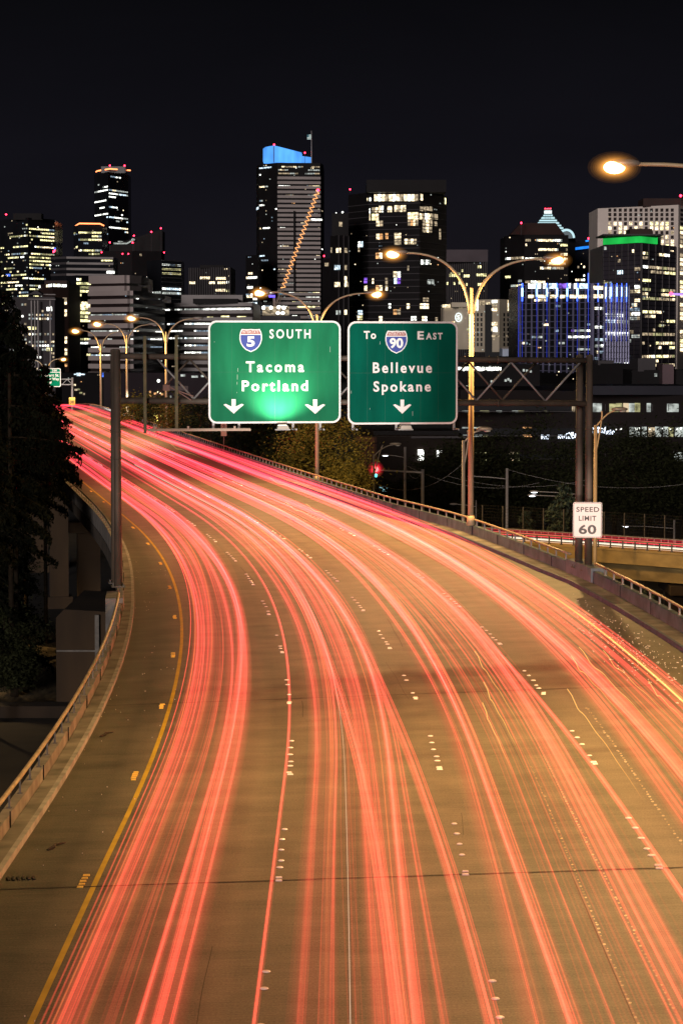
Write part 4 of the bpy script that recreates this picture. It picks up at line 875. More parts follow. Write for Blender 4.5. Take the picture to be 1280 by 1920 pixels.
# black residential tower, three volumes
b = Bld('apartment_tower', 'broad black residential tower with big warm windows rising behind the gap of the signs', 'apartment building', [(653, 1000), (690, 985), (785, 975), (835, 1010)], 358, BLK, depth=40)
b.slab(687, 836, 337, 360, BLK, 'penthouse', 1, 30); b.beacon(656, 355, 1)
def row(i, y0, y1, xs, ks): 
    for (a, c_), k in zip(xs, ks): b.winpx(i, a, y0, c_, y1, k)
def split(a, c_, n): w_ = (c_ - a) / n; return [(a + w_ * j + .5, a + w_ * (j + 1) - .5) for j in range(n)]
row(1, 364, 378, split(700, 791, 14), ['white', 'warm', 'warm', 'warmdim', 'white', 'warm', 'warm', 'whitedim', 'warm', 'white', 'warmdim', 'white', 'warm', 'whitedim']) if 0 else None
for (i, x0, x1, y0, y1, n, ks) in ((1, 701, 784, 364.5, 377, 12, 'warm white warm warmdim'), (0, 688, 689.5, 371, 377, 1, 'warm'), (1, 692, 696, 371, 377, 1, 'white'), (2, 787, 792, 363.5, 376, 1, 'warm'), (1, 692, 694.5, 391, 400, 1, 'white'),
  (1, 697, 709, 389, 398, 2, 'warmdim warm'), (1, 710, 719, 386, 398, 2, 'warm white'), (1, 726, 735, 386.5, 398, 2, 'warm'), (1, 739, 761, 385, 397, 4, 'warm warmdim warm'), (1, 692, 695, 402, 413, 1, 'warm'), (1, 697, 710, 401, 413, 2, 'yellow warm'),
  (1, 764, 784, 398, 411, 3, 'warm yellow'), (2, 785, 811, 400, 412, 5, 'warm warmdim white'), (2, 813, 820, 401, 412, 1, 'warmdim'), (2, 786, 810, 387, 396, 4, 'warmdim'), (1, 764, 784, 412, 423, 4, 'warmdim orange warm'), (2, 791, 810, 412.5, 424, 3, 'warmdim warm'), (2, 813, 819, 415, 424, 1, 'warmdim'),
  (1, 705, 718, 414, 424, 2, 'warm warmdim'), (2, 791, 809, 425, 436, 3, 'warmdim warm'), (2, 822, 826, 429, 449, 1, 'warmdim'), (1, 739, 752, 437, 447, 2, 'warm'), (1, 705, 718, 438, 449, 2, 'warm orange'), (1, 722, 728, 437, 448, 1, 'orange'), (1, 739, 752, 449, 459, 2, 'warmdim'), (1, 758, 781, 448, 458, 4, 'warm warmdim'),
  (0, 671, 681, 453, 463, 2, 'white cool'), (0, 671, 675, 465, 472, 1, 'warmdim'), (1, 704, 717, 474, 485, 2, 'orange warm'), (1, 737, 751, 509, 520, 2, 'warm white'), (1, 738, 751, 521, 532, 2, 'cool violet'), (1, 763, 767, 498, 507, 1, 'warmdim'), (2, 788, 806, 487, 496, 4, 'white whitedim'), (2, 800, 813, 524, 533, 2, 'whitedim'),
  (0, 682, 689, 521, 531, 1, 'violet'), (1, 697, 701, 522, 532, 1, 'warm'), (1, 722, 727, 521, 533, 1, 'warmdim'), (0, 683, 689, 536, 545, 1, 'warm'), (1, 704, 717, 535, 545, 2, 'orange warm'), (1, 722, 727, 536, 545, 1, 'warm'), (2, 792, 803, 558, 566, 2, 'warmdim'), (1, 762, 768, 569, 579, 1, 'warm'), (2, 786, 803, 569, 579, 3, 'warm white'), (1, 728, 733, 569, 578, 1, 'white'), (1, 737, 751, 580, 590, 2, 'orange warmdim'),
  (1, 670 + 40, 717, 593, 603, 1, 'warm'), (2, 790, 800, 593, 602, 2, 'warm white'), (0, 671, 680, 582, 590, 1, 'cool'), (0, 670, 680, 592, 600, 2, 'warm yellow'), (1, 770, 781, 593, 601, 2, 'white'), (2, 815, 820, 595, 602, 1, 'warmdim')):
    kk = ks.split(); row(i, y0, y1, split(x0, x1, n), [kk[j % len(kk)] for j in range(n)])
for i in range(3): b.bands(i, 11.9, .10, DG2, y0=380, y1=640, th=.25, name='floor_slab')
b.winpx(2, 833, 371, 835, 383, 'yellow'); b.done()
b = Bld('apartment_tower', 'black flats wing with a few square lit windows, left shoulder of the residential tower', 'apartment building', [(619, 960), (634, 955), (653, 958)], 441, BLK, ybot=700)
for x0, x1, y0, y1, k in ((629, 639, 465, 474, 'warm'), (645, 651, 465, 474, 'warmdim'), (626, 637, 497, 506, 'cool'), (645, 650, 497, 506, 'warmdim'), (626, 637, 529, 538, 'warm'), (645, 650, 518, 538, 'warm'), (620, 623, 464, 474, 'warmdim'), (643, 650, 581, 590, 'warm'), (629, 638, 582, 590, 'whitedim'), (655 - 4, 653, 529, 538, 'warmdim')):
    for a, c_ in split(x0, x1, 2 if x1 - x0 > 8 else 1): b.winpx(0 if x1 < 634 else 1, a, y0, c_, y1, k)
b.slab(622, 653, 400, 442, BLK, 'upper_storeys', 2, 20); b.ribs(1, 10, .06, DG2); b.winpx(1, 635, 416, 641, 425, 'warmdim'); m = MB(); m.ball(at(642, 398, 962), .35); m.ball(at(630, 399, 962), .2); m.build('roof_lamps', W['white'], b.t); b.done()
# ribbed tower with pale mechanical top
b = Bld('ribbed_office_tower', 'dark ribbed tower with a plain grey top storey behind the double street lamp', 'office building', [(835, 1400), (912, 1390)], 490, BLK)
b.slab(834, 914, 468, 490.5, wall('mauve_panel', (.085, .07, .08)), 'plant_storey', -1, 30); b.ribs(0, 3.9, .45, DG2, th=.6); 
for x0, x1, y, k in ((843, 860, 514, 'yellow'), (845, 862, 511, 'yellowdim'), (866, 868, 505, 'yellow'), (896, 904, 498, 'yellow'), (870, 880, 515, 'yellow'), (894, 912, 513, 'yellow'), (838, 842, 529, 'yellow'), (851, 853, 529, 'yellow'), (860, 867, 528, 'yellow'), (874, 877, 531, 'yellow'), (896, 905, 531, 'yellow'), (908, 912, 526, 'yellow')):
    x = x0
    while x < x1 - 1: b.winpx(0, x, y, x + 2.6, y + 5, k, .75); x += 3.9
b.done()
# hotel block with round emblem
b = Bld('hotel_building', 'low pale block with a round lit S emblem, above the Bellevue sign', 'hotel', [(831, 900), (884, 890)], 574, BEI, ybot=655)
b.slab(846, 884, 567, 575, BEI, 'parapet_box', .5, 20); b.ribs(0, 60, .01, BEI)
b.grid(0, 7, 3.4, .8, pal('warm:3 yellow:2'), y0=569.5, y1=576.7, hf=.8, rowvar=0, u0=0, u1=.3, seed=141, off=1.0)
for j in range(6):
    for i2 in range(2): b.winpx(0, 875 + i2 * 5, 585 + j * 10, 878.5 + i2 * 5, 590 + j * 10, 'warmdim' if (j + i2) % 4 == 0 else 'yellowdim') if (j * 2 + i2) % 3 == 0 else None
A, u_, n_, L_ = b.frame(0); f = Face(860, 595, A, n_); m = MB(); r_ = f.uv(865.7, 595)[0]
m.tube([f.pt(r_ * math.cos(i / 20 * 6.2832), r_ * math.sin(i / 20 * 6.2832), .3) for i in range(21)], .16, 5); EM_ = emi('emblem_glow', (.85, 1, 1), 1.6); em = m.build('round_emblem', EM_, b.t)
letter(f, 'S', 857.3, 862.7, 591, 599, .35, 'lettering', EM_, em, .02); b.done()
b = Bld('office_block', 'beige gridded block with glowing vertical top lights, right of the golden lamp pole', 'office building', [(884, 880), (934, 870), (972, 885)], 561, BEI, ybot=660)
for (x0, y0, x1, y1, k) in ((888, 562, 890.5, 583, 'warm'), (893.5, 562, 896, 583, 'white'), (899, 564, 908, 572, 'warmdim'), (912, 567, 918, 576, 'warm'), (922, 563, 932, 568, 'white'), (922, 570, 931, 574, 'warmdim'), (912, 578, 918, 586, 'warmdim'), (922, 578, 931, 583, 'warm'), (912, 588, 918, 593, 'yellowdim'), (912, 605, 918, 611, 'warm'), (922, 604, 932, 610, 'warm'), (911, 614, 922, 621, 'warm'), (924, 613, 932, 622, 'white'), (912, 625, 918, 631, 'yellow'), (922, 628, 936, 632, 'warmdim')):
    b.winpx(0, x0, y0, x1, y1, k)
for x in (951, 955, 960, 965): b.winpx(1, x, 563, x + 1.8, 583, 'warm')
for j in range(7):
    for x in (889, 896, 903): 
        m = MB(); a = rayplane(x, 590 + j * 9.3, *b.frame(0)[::2]); m.box(a, (1.0, .3, 1.15)); m.build('dark_window', GLASS, b.t)
    for x in (944, 951, 958, 966): 
        m = MB(); a = rayplane(x, 590 + j * 9.3, *b.frame(1)[::2]); m.box(a, (.9, .3, 1.15), math.atan2(b.frame(1)[1].y, b.frame(1)[1].x)); m.build('dark_window', GLASS, b.t)
m = MB(); a = rayplane(922, 620, *b.frame(0)[::2]); m.box((a.x, a.y + .02, a.z), (5, .1, 18)); m.build('glazed_bay', GLASS, b.t); b.done()
b = Bld('flat_roofed_block', 'small flat pale blue block tucked above the right gantry truss', 'low building', [(940, 800), (981, 798)], 653, wall('pale_blue_panel', (.42, .50, .62)), ybot=668, depth=15); m = MB(); A, u_, n_, L_ = b.frame(0); m.box(A + u_ * L_ / 2 + n_ * .2 + V((0, 0, b.zt)), (L_ + .3, .4, .3)); m.build('coping', CG2, b.t); b.done()
# pyramid-crowned towers
b = Bld('skyscraper', 'dark tower with a chamfered black hip roof left of the white lit pyramid', 'skyscraper', [(944, 1480), (980, 1460), (1062, 1465)], 440, BLK, depth=45)
m = MB(); Y = 1466; q0 = [at(956, 440, Y), at(1058, 440, Y), at(1041, 418, Y + 6), at(977, 418, Y + 6)]; q1 = [V((p.x, p.y + 34 - (12 if i > 1 else 0), p.z)) for i, p in enumerate(q0)]
m.add(q0 + q1, [(0, 1, 2, 3), (7, 6, 5, 4), (3, 2, 6, 7), (1, 5, 6, 2), (0, 3, 7, 4)]); m.build('hip_roof', BRN, b.t)
b.beacon(976.5, 418, -2, 1.8); b.grid(1, 8.6, 3.4, .28, P_WARM, y0=446, y1=600, run=.85, seed=151); b.grid(0, 8.6, 3.4, .35, P_WARM, y0=470, y1=600, run=.8, seed=152); b.done()
b = Bld('skyscraper', 'tower crowned by a bright white stepped pyramid with a small arch beside it', 'skyscraper', [(1010, 1580), (1075, 1590)], 446, BLK, depth=40)
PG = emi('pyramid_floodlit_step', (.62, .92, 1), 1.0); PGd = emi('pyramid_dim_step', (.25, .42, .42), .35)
Yc = 1600; cx = 1026.5; steps = [(6.5, 391, 401)] + [(8 + i * 3.7, 401 + i * 4.9, 405.9 + i * 4.9) for i in range(9)]
for i, (hw, y0, y1) in enumerate(steps):
    a, c_ = at(cx - hw, y0, Yc), at(cx + hw, y1, Yc); m = MB(); hd = (c_.x - a.x)
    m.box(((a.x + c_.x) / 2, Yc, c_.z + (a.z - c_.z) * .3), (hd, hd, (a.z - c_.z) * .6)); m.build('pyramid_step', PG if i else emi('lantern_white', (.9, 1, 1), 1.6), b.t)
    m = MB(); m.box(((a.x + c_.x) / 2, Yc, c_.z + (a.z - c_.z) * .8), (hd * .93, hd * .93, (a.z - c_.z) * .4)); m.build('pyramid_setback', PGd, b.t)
for x in (1021, 1024.5, 1028, 1031.5): b.beacon(x, 391, 15, .9)
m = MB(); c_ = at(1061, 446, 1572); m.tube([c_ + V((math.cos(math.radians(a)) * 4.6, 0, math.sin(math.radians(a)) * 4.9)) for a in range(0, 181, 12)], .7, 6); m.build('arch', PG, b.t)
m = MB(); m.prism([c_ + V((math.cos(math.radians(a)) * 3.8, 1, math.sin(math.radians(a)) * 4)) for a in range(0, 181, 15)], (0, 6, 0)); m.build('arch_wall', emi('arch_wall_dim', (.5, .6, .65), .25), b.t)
b.done()
b = Bld('skyscraper', 'dark tower edged with two blue light strips between the pyramid and the white hotel', 'skyscraper', [(1063, 1700), (1120, 1695)], 452, BLK)
BL = emi('blue_strip', (.02, .25, 1), 1.4, .5, .08); m = MB(); m.tube([at(1068, 467.5, 1692), at(1117, 461.5, 1692)], .9, 5); m.build('light_strip', BL, b.t); m = MB(); m.tube([at(1097, 452, 1692), at(1117, 449.5, 1692)], .55, 5); m.build('light_strip', BL, b.t); m = MB(); m.ball(at(1070, 466, 1690), 1.1); m.build('blue_lamp', emi('blue_lamp_glow', (.2, .5, 1), 4), b.t)
b.beacon(1102.5, 447, -6, 1.8); b.grid(0, 8, 3.6, .3, P_WARM, y0=472, y1=560, seed=161); b.done()
# white gridded hotel
b = Bld('hotel_building', 'big white gridded tower at the right edge with rows of small square windows', 'hotel', [(1116, 1150), (1266, 1120), (1300, 1150)], 384, WHT, depth=40)
for i, (x0, x1, nc) in enumerate(((1140, 1266, 13), (1274, 1300, 3))):
    for r in range(33):
        y = 391.5 + r * 8.45
        for q in range(nc):
            x = x0 + q * 9.75; y_ = y + (q * .0 if i == 0 else 0)
            lit = r >= 3 and random.random() < (.62 if i == 0 else .8)
            if r < 10 or x > 1240:
                if lit: b.winpx(i, x, y_ - .5, x + 5.2, y_ + 5.4, random.choice(['warm', 'warm', 'warmdim', 'yellow', 'warm']))
                elif i == 0 or r < 8:
                    b.winpx(i, x, y_ - .5, x + 5.2, y_ + 5.4, 'dark')

b.slab(1170, 1196, 378, 386, BRN, dY=-.5, depth=6) if 0 else None; b.beacon(1275, 367, 1, 2.4); b.slab(1205, 1290, 372, 385, BRN, 'plant_room', 10, 20)
for y in (690,): pass
b.done()
# glass tower with green crown
b = Bld('glass_tower', 'purple-grey glass flats with a glowing green roof band, in front of the white hotel', 'apartment building', [(1127, 840), (1198, 820), (1262, 850)], 455, GLASSP, depth=35)
GN = emi('green_crown_glow', (.02, .62, .09), .8, .35, .08)
for (x0, x1, k) in ((1132, 1198, 0), (1198, 1232, 1)):
    p0 = at(x0, 440, 846 if k == 0 else 828); p1 = at(x1, 440, 828 if k == 0 else 842); z1 = zat(456, 836); m = MB(); m.prism([V((p0.x, p0.y, z1)), V((p1.x, p1.y, z1)), V((p1.x, p1.y, zat(441.5, 836))), V((p0.x, p0.y, zat(441.5, 836)))], (0, 4, 0)); m.build('green_band', GN, b.t)
b.slab(1130, 1243, 438.6, 441.3, DG2, 'roof_edge', 2, 24); b.slab(1180, 1222, 429, 440, BRN, 'roof_block', 9, 12); b.slab(1134, 1238, 441, 456, DG2, 'top_storey', 27, 8)
b.grid(0, 8.4, 5, .26, pal('warm:4 warmdim:8 whitedim:5 white:2 cooldim:2 yellowdim:3'), y0=457, y1=690, hf=.7, wf=.8, run=.55, seed=171); b.grid(1, 8.4, 5, .42, pal('warm:5 yellow:4 yellowdim:5 warmdim:5 white:1'), y0=470, y1=690, hf=.6, run=.7, seed=172)
b.grid(0, 8.4, 3, .7, pal('white:3 whitedim:2 yellow:3'), y0=590, y1=660, hf=.6, u0=.0, u1=.55, seed=173); b.winpx(0, 1157, 507, 1167, 514, 'cool'); b.bands(0, 8.4, .1, BLK, y0=470, y1=690, th=.2); b.bands(1, 8.4, .1, BLK, y0=470, y1=690, th=.2)
b.ribs(0, 12, .06, DG2, y0=456, y1=690, th=.3); b.ribs(1, 12, .06, DG2, y0=456, y1=690, th=.3)
b.done()
m = MB(); p = at(1257, 551, 700); q = at(1300, 553.5, 700); cr2 = thing('crane_jib', p, 'violet-lit crane arm with red tip poking in from the right edge', 'crane'); m.tube([p, q], .3, 5); m.build('lit_jib', emi('violet_jib_glow', (.45, .25, 1), 1.6), cr2); m = MB(); m.ball(p, .55); m.build('beacon', BEACON, cr2)
m = MB(); m.tube([at(1300, 553.5, 700), at(1300, 700, 700)], .6, 6); m.build('mast', DG2, cr2)
# blue LED office
b = Bld('office_building', 'dark gridded office building edged with bright blue vertical lights, right of the gantry truss top', 'office building', [(974, 620), (1107, 600), (1128, 606), (1174, 625)], 531, GLASS, depth=40, ybot=700)
GRD = wall('blue_grey_mullion', (.16, .16, .26)); GRL = wall('pale_mullion', (.45, .46, .70))
b.bands(0, 11.7, .09, GRD, th=.3, name='floor_line'); b.bands(1, 11.7, .1, GRD, th=.3, name='floor_line'); b.bands(2, 11.7, .12, GRL, th=.3, name='floor_line')
b.ribs(0, 11.2, .07, GRD, th=.42, name='mullion'); b.ribs(1, 10, .1, GRD, th=.42, name='mullion'); b.ribs(2, 4.9, .2, GRL, th=.42, name='mullion')
LED = emi('blue_led', (.06, .14, 1), 3.2, .3, .5); LEDd = emi('blue_led_soft', (.05, .08, .8), .55); LEDc = emi('blue_led_core', (.35, .6, 1), 5)
def led(i, px, y0, y1, w_, mt):
    A, u, n, L = b.frame(i); a = rayplane(px, y0, A, n); c_ = rayplane(px, y1, A, n); m = MB(); m.box((a + c_) / 2 + n * .62, (w_, .12, a.z - c_.z), math.atan2(u.y, u.x)); m.build('blue_light', mt, b.t)
for x in (982, 1009, 1028, 1047, 1066, 1085): led(0, x, 531, 565, .38, LED); led(0, x, 540, 556, .5, LEDc); led(0, x, 565, 582, .22, LEDd)
led(0, 1105.5, 512, 566, .16, LED); led(0, 1105.5, 566, 690, .12, LEDd); led(0, 975, 531, 680, .16, LEDd); [led(2, x, 566, 640, .07, LEDd) for x in (1131, 1141, 1151, 1160, 1169)]; [led(0, x, 582, 680, .05, LEDd) for x in (982, 1009, 1028, 1047, 1066, 1085)]
for x in (1116, 1131, 1141, 1151, 1160, 1169): led(1 if x < 1128 else 2, x, 531, 566, .26, LED); led(1 if x < 1128 else 2, x, 538, 556, .26, LEDc)
for j in range(5):
    y = 577 + j * 15.5; A, u, n, L = b.frame(0); a = rayplane(978, y, A, n); m = MB(); m.box(a + n * .6, (1.3, .1, .1), math.atan2(u.y, u.x)); m.build('blue_light', LEDd, b.t)
b.grid(0, 11.7, 5.6, .3, pal('white:4 whitedim:4 cooldim:3 warm:2 violet:1'), y0=555, y1=690, hf=.35, run=.75, seed=181)
for x0, x1, k in ((992, 1016, 'white'), (1020, 1028, 'white'), (1031, 1046, 'cool'), (1050, 1066, 'violet'), (1068, 1072, 'white'), (1078, 1084, 'white'), (1088, 1104, 'cool')): 
    for a, c_ in split(x0, x1, max(1, int((x1 - x0) / 5))): b.winpx(0, a, 531.5, c_, 541, k, .5)
for x0, x1 in ((992, 1003), (1010, 1026), (1033, 1046), (1052, 1062), (1070, 1102)):
    for a, c_ in split(x0, x1, max(1, int((x1 - x0) / 4))): b.winpx(0, a, 553, c_, 559, 'warm', .5)
for a, c_ in split(1108, 1126, 3): b.winpx(1, a, 536, c_, 543, 'warm', .5); b.winpx(1, a, 552, c_, 559, 'warm', .5)
b.grid(2, 11.7, 4.9, .25, P_COOL, y0=572, y1=690, hf=.5, seed=183, rows={1: .9, 2: .7}); b.grid(1, 11.7, 4, .3, P_COOL, y0=572, y1=690, hf=.4, seed=184)
for x in (1129.5, 1138): led(2, x, 538, 560, .3, emi('white_led', (.7, .8, 1), 2))
b.done()
# luffing crane in front of the blue-crowned tower
Yk = 900; ck = thing('crane', at(512, 600, Yk), 'luffing tower crane with its raised jib wrapped in zigzag orange light', 'crane')
A_, B_ = at(530, 541, Yk), at(596, 358, Yk); d_ = (B_ - A_).normalized(); sd_ = V((d_.z, 0, -d_.x)); L_ = (B_ - A_).length; m = MB(); N_ = 44; zz = []
for i in range(N_ + 1):
    zz.append(A_ + d_ * L_ * i / N_ + sd_ * (.72 if i % 2 else -.72) + V((0, -.6, 0)))
m.tube(zz, .17, 5); m.build('zigzag_lights', emi('orange_zigzag_glow', (1, .42, .14), 2.4), ck)
m = MB()
for a in (-.6, .6):
    for c_ in (-.6, .6): m.tube([A_ - d_ * 6 + sd_ * a + V((0, c_, 0)), B_ + sd_ * a * .5 + V((0, c_ * .5, 0))], .11, 4)
for i in range(40):
    m.tube([A_ + d_ * L_ * i / 40 + sd_ * .6 + V((0, .6, 0)), A_ + d_ * L_ * (i + 1) / 40 - sd_ * .6 + V((0, .6, 0))], .06, 4)
m.build('jib', mat('crane_steel', (.25, .18, .12), .6), ck); m = MB(); m.ball(B_ + V((0, -.8, .2)), .5); m.build('beacon', BEACON, ck)
m = MB(); m.tube([at(528, 543, Yk), at(512, 590, Yk)], .25, 5); m.tube([at(514, 553, Yk), at(516, 640, Yk)], .6, 4); m.tube([at(528, 543, Yk), at(498, 556, Yk)], .3, 4); m.build('mast', MATS['crane_steel'], ck)
m = MB(); m.box(at(510, 555.5, Yk - 1), (2.2, 1, .8)); m.build('blue_lit_cab', emi('cab_blue', (.15, .1, 1), 2.2), ck); m = MB(); m.box(at(527, 551, Yk), (1.8, .5, .25)); m.build('counter_jib_light', emi('teal_strip', (.05, .4, .6), .8), ck)
# floodlit building site under the crane
fs2 = thing('construction_deck', at(517, 590, 880), 'floodlit roof deck of a building site under the crane, just above the Tacoma sign', 'building site')
m = MB(); m.box(at(517, 660, 884), (17, 10, 25)); m.build('deck_block', DG2, fs2)
m = MB(); m.box(at(517, 583, 890), (9.2, .3, 3.0)); m.build('lit_screen', W['warmdim'], fs2)
for x, y in ((494, 577), (508, 577), (522.5, 576), (532, 577), (521, 587), (530, 587)): m = MB(); m.ball(at(x, y, 879), .62, 10, 6); m.build('floodlight', emi('floodlight_glow', (1, .97, .9), 6), fs2)
m = MB()
for i in range(16): x = 488 + i * 3.4; m.tube([at(x, 590, 878.6), at(x + random.uniform(-.6, .6), 568 - random.random() * 4, 878.6)], .05, 4)
m.tube([at(478, 589, 878.6), at(545, 590, 878.6)], .12, 4); m.build('scaffold', CG2, fs2)

# --- near right: long office building, low roofs
b = Bld('office_building', 'long low dark office building with three lit window storeys behind the right gantry post', 'office building', [(862, 352), (1290, 330)], 736, wall('dark_fascia', (.020, .016, .016)), depth=30)
b.slab(1100, 1295, 723.5, 737, wall('dark_blue_fascia', (.03, .03, .04)), 'roof_screen', 0.2, 16); rr = random.Random(5)
for (y0, y1, spans) in ((755.5, 772.5, [(866, 890), (900, 917), (930, 941), (960, 983), (1019, 1026), (1072, 1078), (1107, 1128), (1142, 1166), (1168, 1200), (1212, 1220), (1250, 1272)]), (800, 819, [(866, 878), (888, 915), (980, 997), (1180, 1199), (1203, 1212), (1215, 1240), (1243, 1262), (1265, 1290)]), (847, 864, [(866, 893), (900, 912), (955, 974), (1262, 1280)])):
    for a, c_ in spans:
        for x0, x1 in split(a, c_, max(1, int((c_ - a) / 9))): b.winpx(0, x0, y0 + rr.uniform(0, 1.5), x1, y1, rr.choice(['yellowdim', 'whitedim', 'whitedim', 'yellowdim', 'warmdim']) if not (979 < x0 < 998) else 'orange', .1)
for y0, y1 in ((754, 774), (798.5, 821), (845, 866)):
    A, u, n, L = b.frame(0); a = rayplane(864, y0, A, n); c_ = rayplane(1289, y1, A, n); m = MB(); m.box(A + u * L / 2 + n * .03 + V((0, 0, (a.z + c_.z) / 2)), (L * .98, .06, a.z - c_.z)); m.build('window_band', GLASS, b.t)
    m = MB(); x = 870
    while x < 1288: q = rayplane(x, (y0 + y1) / 2, A, n); m.box(q + n * .22, (.07, .1, a.z - c_.z)); x += 29.5
    m.box(A + u * L / 2 + n * .25 + V((0, 0, c_.z - .1)), (L * .98, .3, .12)); m.build('mullion', DG2, b.t)
for i in range(26):
    x = rr.uniform(1150, 1285); y = rr.choice([802, 803, 804]) + rr.uniform(0, 2)
    if i < 12: A, u, n, L = b.frame(0); m = MB(); m.ball(rayplane(x, y, A, n) + n * .3, .09); m.build('ceiling_lamp', W['white'], b.t)
# illegible glowing letters of a roof sign, half hidden by the trees
A, u, n, L = b.frame(0); sg = emi('cool_sign_glow', (.75, .85, 1), 3.0)
for x0, x1, y0, y1 in ((1018, 1033, 811, 823), (1049, 1081, 810, 822), (1105, 1118, 799, 812), (1124, 1138, 798, 812), (1139, 1151, 806, 814)):
    m = MB(); x = x0
    while x < x1:
        p = rayplane(x, y1, A, n) + n * .4; q = rayplane(x + rr.uniform(-1, 2.5), y0 + rr.uniform(0, 3), A, n) + n * .4; m.tube([p, q], .09, 5)
        if rr.random() < .6: m.tube([q, rayplane(x + 4, (y0 + y1) / 2, A, n) + n * .4], .08, 5)
        x += rr.uniform(3, 4.5)
    m.build('sign_glow', sg, b.t)
b.done()
b = Bld('low_building', 'low black building with two rows of tiny white lights seen through the right gantry truss', 'low building', [(857, 560), (1010, 550)], 683, BLK, depth=20)
x = 859
while x < 938:
    if not 882 < x < 887: b.winpx(0, x, 688 + rr.uniform(-.8, .8), x + rr.uniform(1.5, 3), 694.5 + rr.uniform(-1, 1), 'white')
    x += rr.uniform(2.6, 3.8)
for x0, y0 in ((951, 709), (920, 713), (946, 711), (955, 712), (980, 692), (986, 693), (993, 694), (874, 723), (917, 686)): b.winpx(0, x0, y0, x0 + 3.4, y0 + 4.5, 'whitedim')
b.done()
b = Bld('low_building', 'wide dark roof filling the gap right of the gantry post below the blue-lit office', 'low building', [(1108, 520), (1182, 515)], 682, BLK, depth=20); b.slab(1120, 1150, 676, 684, DG2); b.done()
b = Bld('low_building', 'small dark building with a dim pink block on its roof at the right edge', 'low building', [(1182, 500), (1295, 495)], 694, BLK, depth=20); b.slab(1241, 1262, 683, 720, wall('dull_pink_render', (.13, .09, .10)), 'stair_tower', -2, 10); b.slab(1195, 1228, 672, 695, DG2); b.winpx(0, 1226, 700, 1231, 706, 'whitedim'); b.done()
b = Bld('brick_building', 'dark brown building with a pilastered left corner and two lit windows, below the Bellevue sign', 'building', [(672, 300), (706, 296), (868, 300)], 819, wall('very_dark_render', (.03, .022, .018)), depth=25)
m = MB(); A, u, n, L = b.frame(1); m.box(A + u * L / 2 + n * .2 + V((0, 0, b.zt - .1)), (L, .5, .25)); m.build('cornice', DG2, b.t); A, u, n, L = b.frame(0)
b.ribs(0, 8, .35, wall('brown_pilaster', (.10, .05, .035)), th=.3, name='pilaster', y0=832, y1=900); b.bands(0, 40, .25, MATS['brown_pilaster'], y0=820, y1=832, th=.35, name='entablature')
for x0, x1, y0, y1 in ((782.5, 793, 843, 863), (818, 827, 843, 848), (818, 821, 849, 856)):
    A, u, n, L = b.frame(1); b.winpx(1, x0, y0, x1, y1, 'white')
    f0 = rayplane((x0 + x1) / 2, (y0 + y1) / 2, A, n); m = MB(); m.box(f0 + n * .25, ((x1 - x0) * .063 + .1, .06, .05)); m.build('window_bar', DG2, b.t)
b.slab(700, 860, 808, 820, BLK, 'roof_plant', 6, 10); b.done()
b = Bld('low_building', 'long dark building with a few lit windows low behind the gantry hanger beams', 'building', [(196, 560), (395, 540)], 700, wall('dark_mauve_render', (.035, .027, .032)), depth=25)
for x0, y0, w_, k in ((340, 676 + 26, 8, 'whitedim'), (360, 704, 12, 'whitedim'), (378, 703, 5, 'whitedim'), (281, 733, 3, 'orange'), (290, 736, 4, 'orange'), (296, 734, 6, 'warm'), (303, 737, 4, 'orange'), (282, 740, 3, 'orange'), (319, 742, 3, 'whitedim')): b.winpx(0, x0, y0, x0 + w_, y0 + 4, k)
m = MB(); m.ball(at(297.5, 714, 538), .35); m.build('wall_lamp', W['white'], b.t); m = MB(); A, u, n, L = b.frame(0); m.box(rayplane(350, 728, A, n), (10, .6, 1.0)); m.build('ledge', wall('pinkish_ledge', (.12, .09, .09)), b.t); b.done()
b = Bld('low_building', 'small low building with amber windows beside the distant exit gantry', 'building', [(118, 620), (200, 610)], 700, BLK, depth=15)
for x0, y0, w_, k in ((135, 716, 3, 'orange'), (141, 729, 5, 'warmdim'), (147, 728, 4, 'yellowdim'), (150, 735, 5, 'yellowdim'), (157, 737, 3, 'warmdim'), (139, 720, 4, 'warm')): b.winpx(0, x0, y0, x0 + w_, y0 + 3.5, k)
b.winpx(0, 140, 700.6, 160, 703, 'cool'); b.winpx(0, 146, 699, 153, 705, 'cool', .3); b.winpx(0, 211 - 20, 699, 199, 707, 'blue') ; b.done()

# ------------------------------------------------------------------ ground and lower streets
SOIL = mat('dark_ground', (.012, .009, .006), .95, var=.5, scale=.4)
m = MB(); vs = []; xs = [-2500, -600, -200, -80, -40, 0, 40, 80, 200, 600, 2500]; ysg = [-60, 0, 60, 120, 160, 200, 260, 340, 500, 900, 2000, 6000]
for y in ysg:
    for x in xs: vs.append((x, y, GND - .01))
n = len(xs); m.add(vs, [(j * n + i, j * n + i + 1, (j + 1) * n + i + 1, (j + 1) * n + i) for j in range(len(ysg) - 1) for i in range(n - 1)])
tag(m.build('ground', SOIL), kind='structure')
m = MB(); m.box((60, 236, GND + .02), (160, 14, .04)); tag(m.build('street', mat('street_asphalt', (.05, .05, .05), .7, var=.3, scale=.6)), kind='structure')
LEFTC = mat('pier_concrete', (.045, .026, .011), .9, var=.45, scale=.35, stretch=(1, 1, .3))
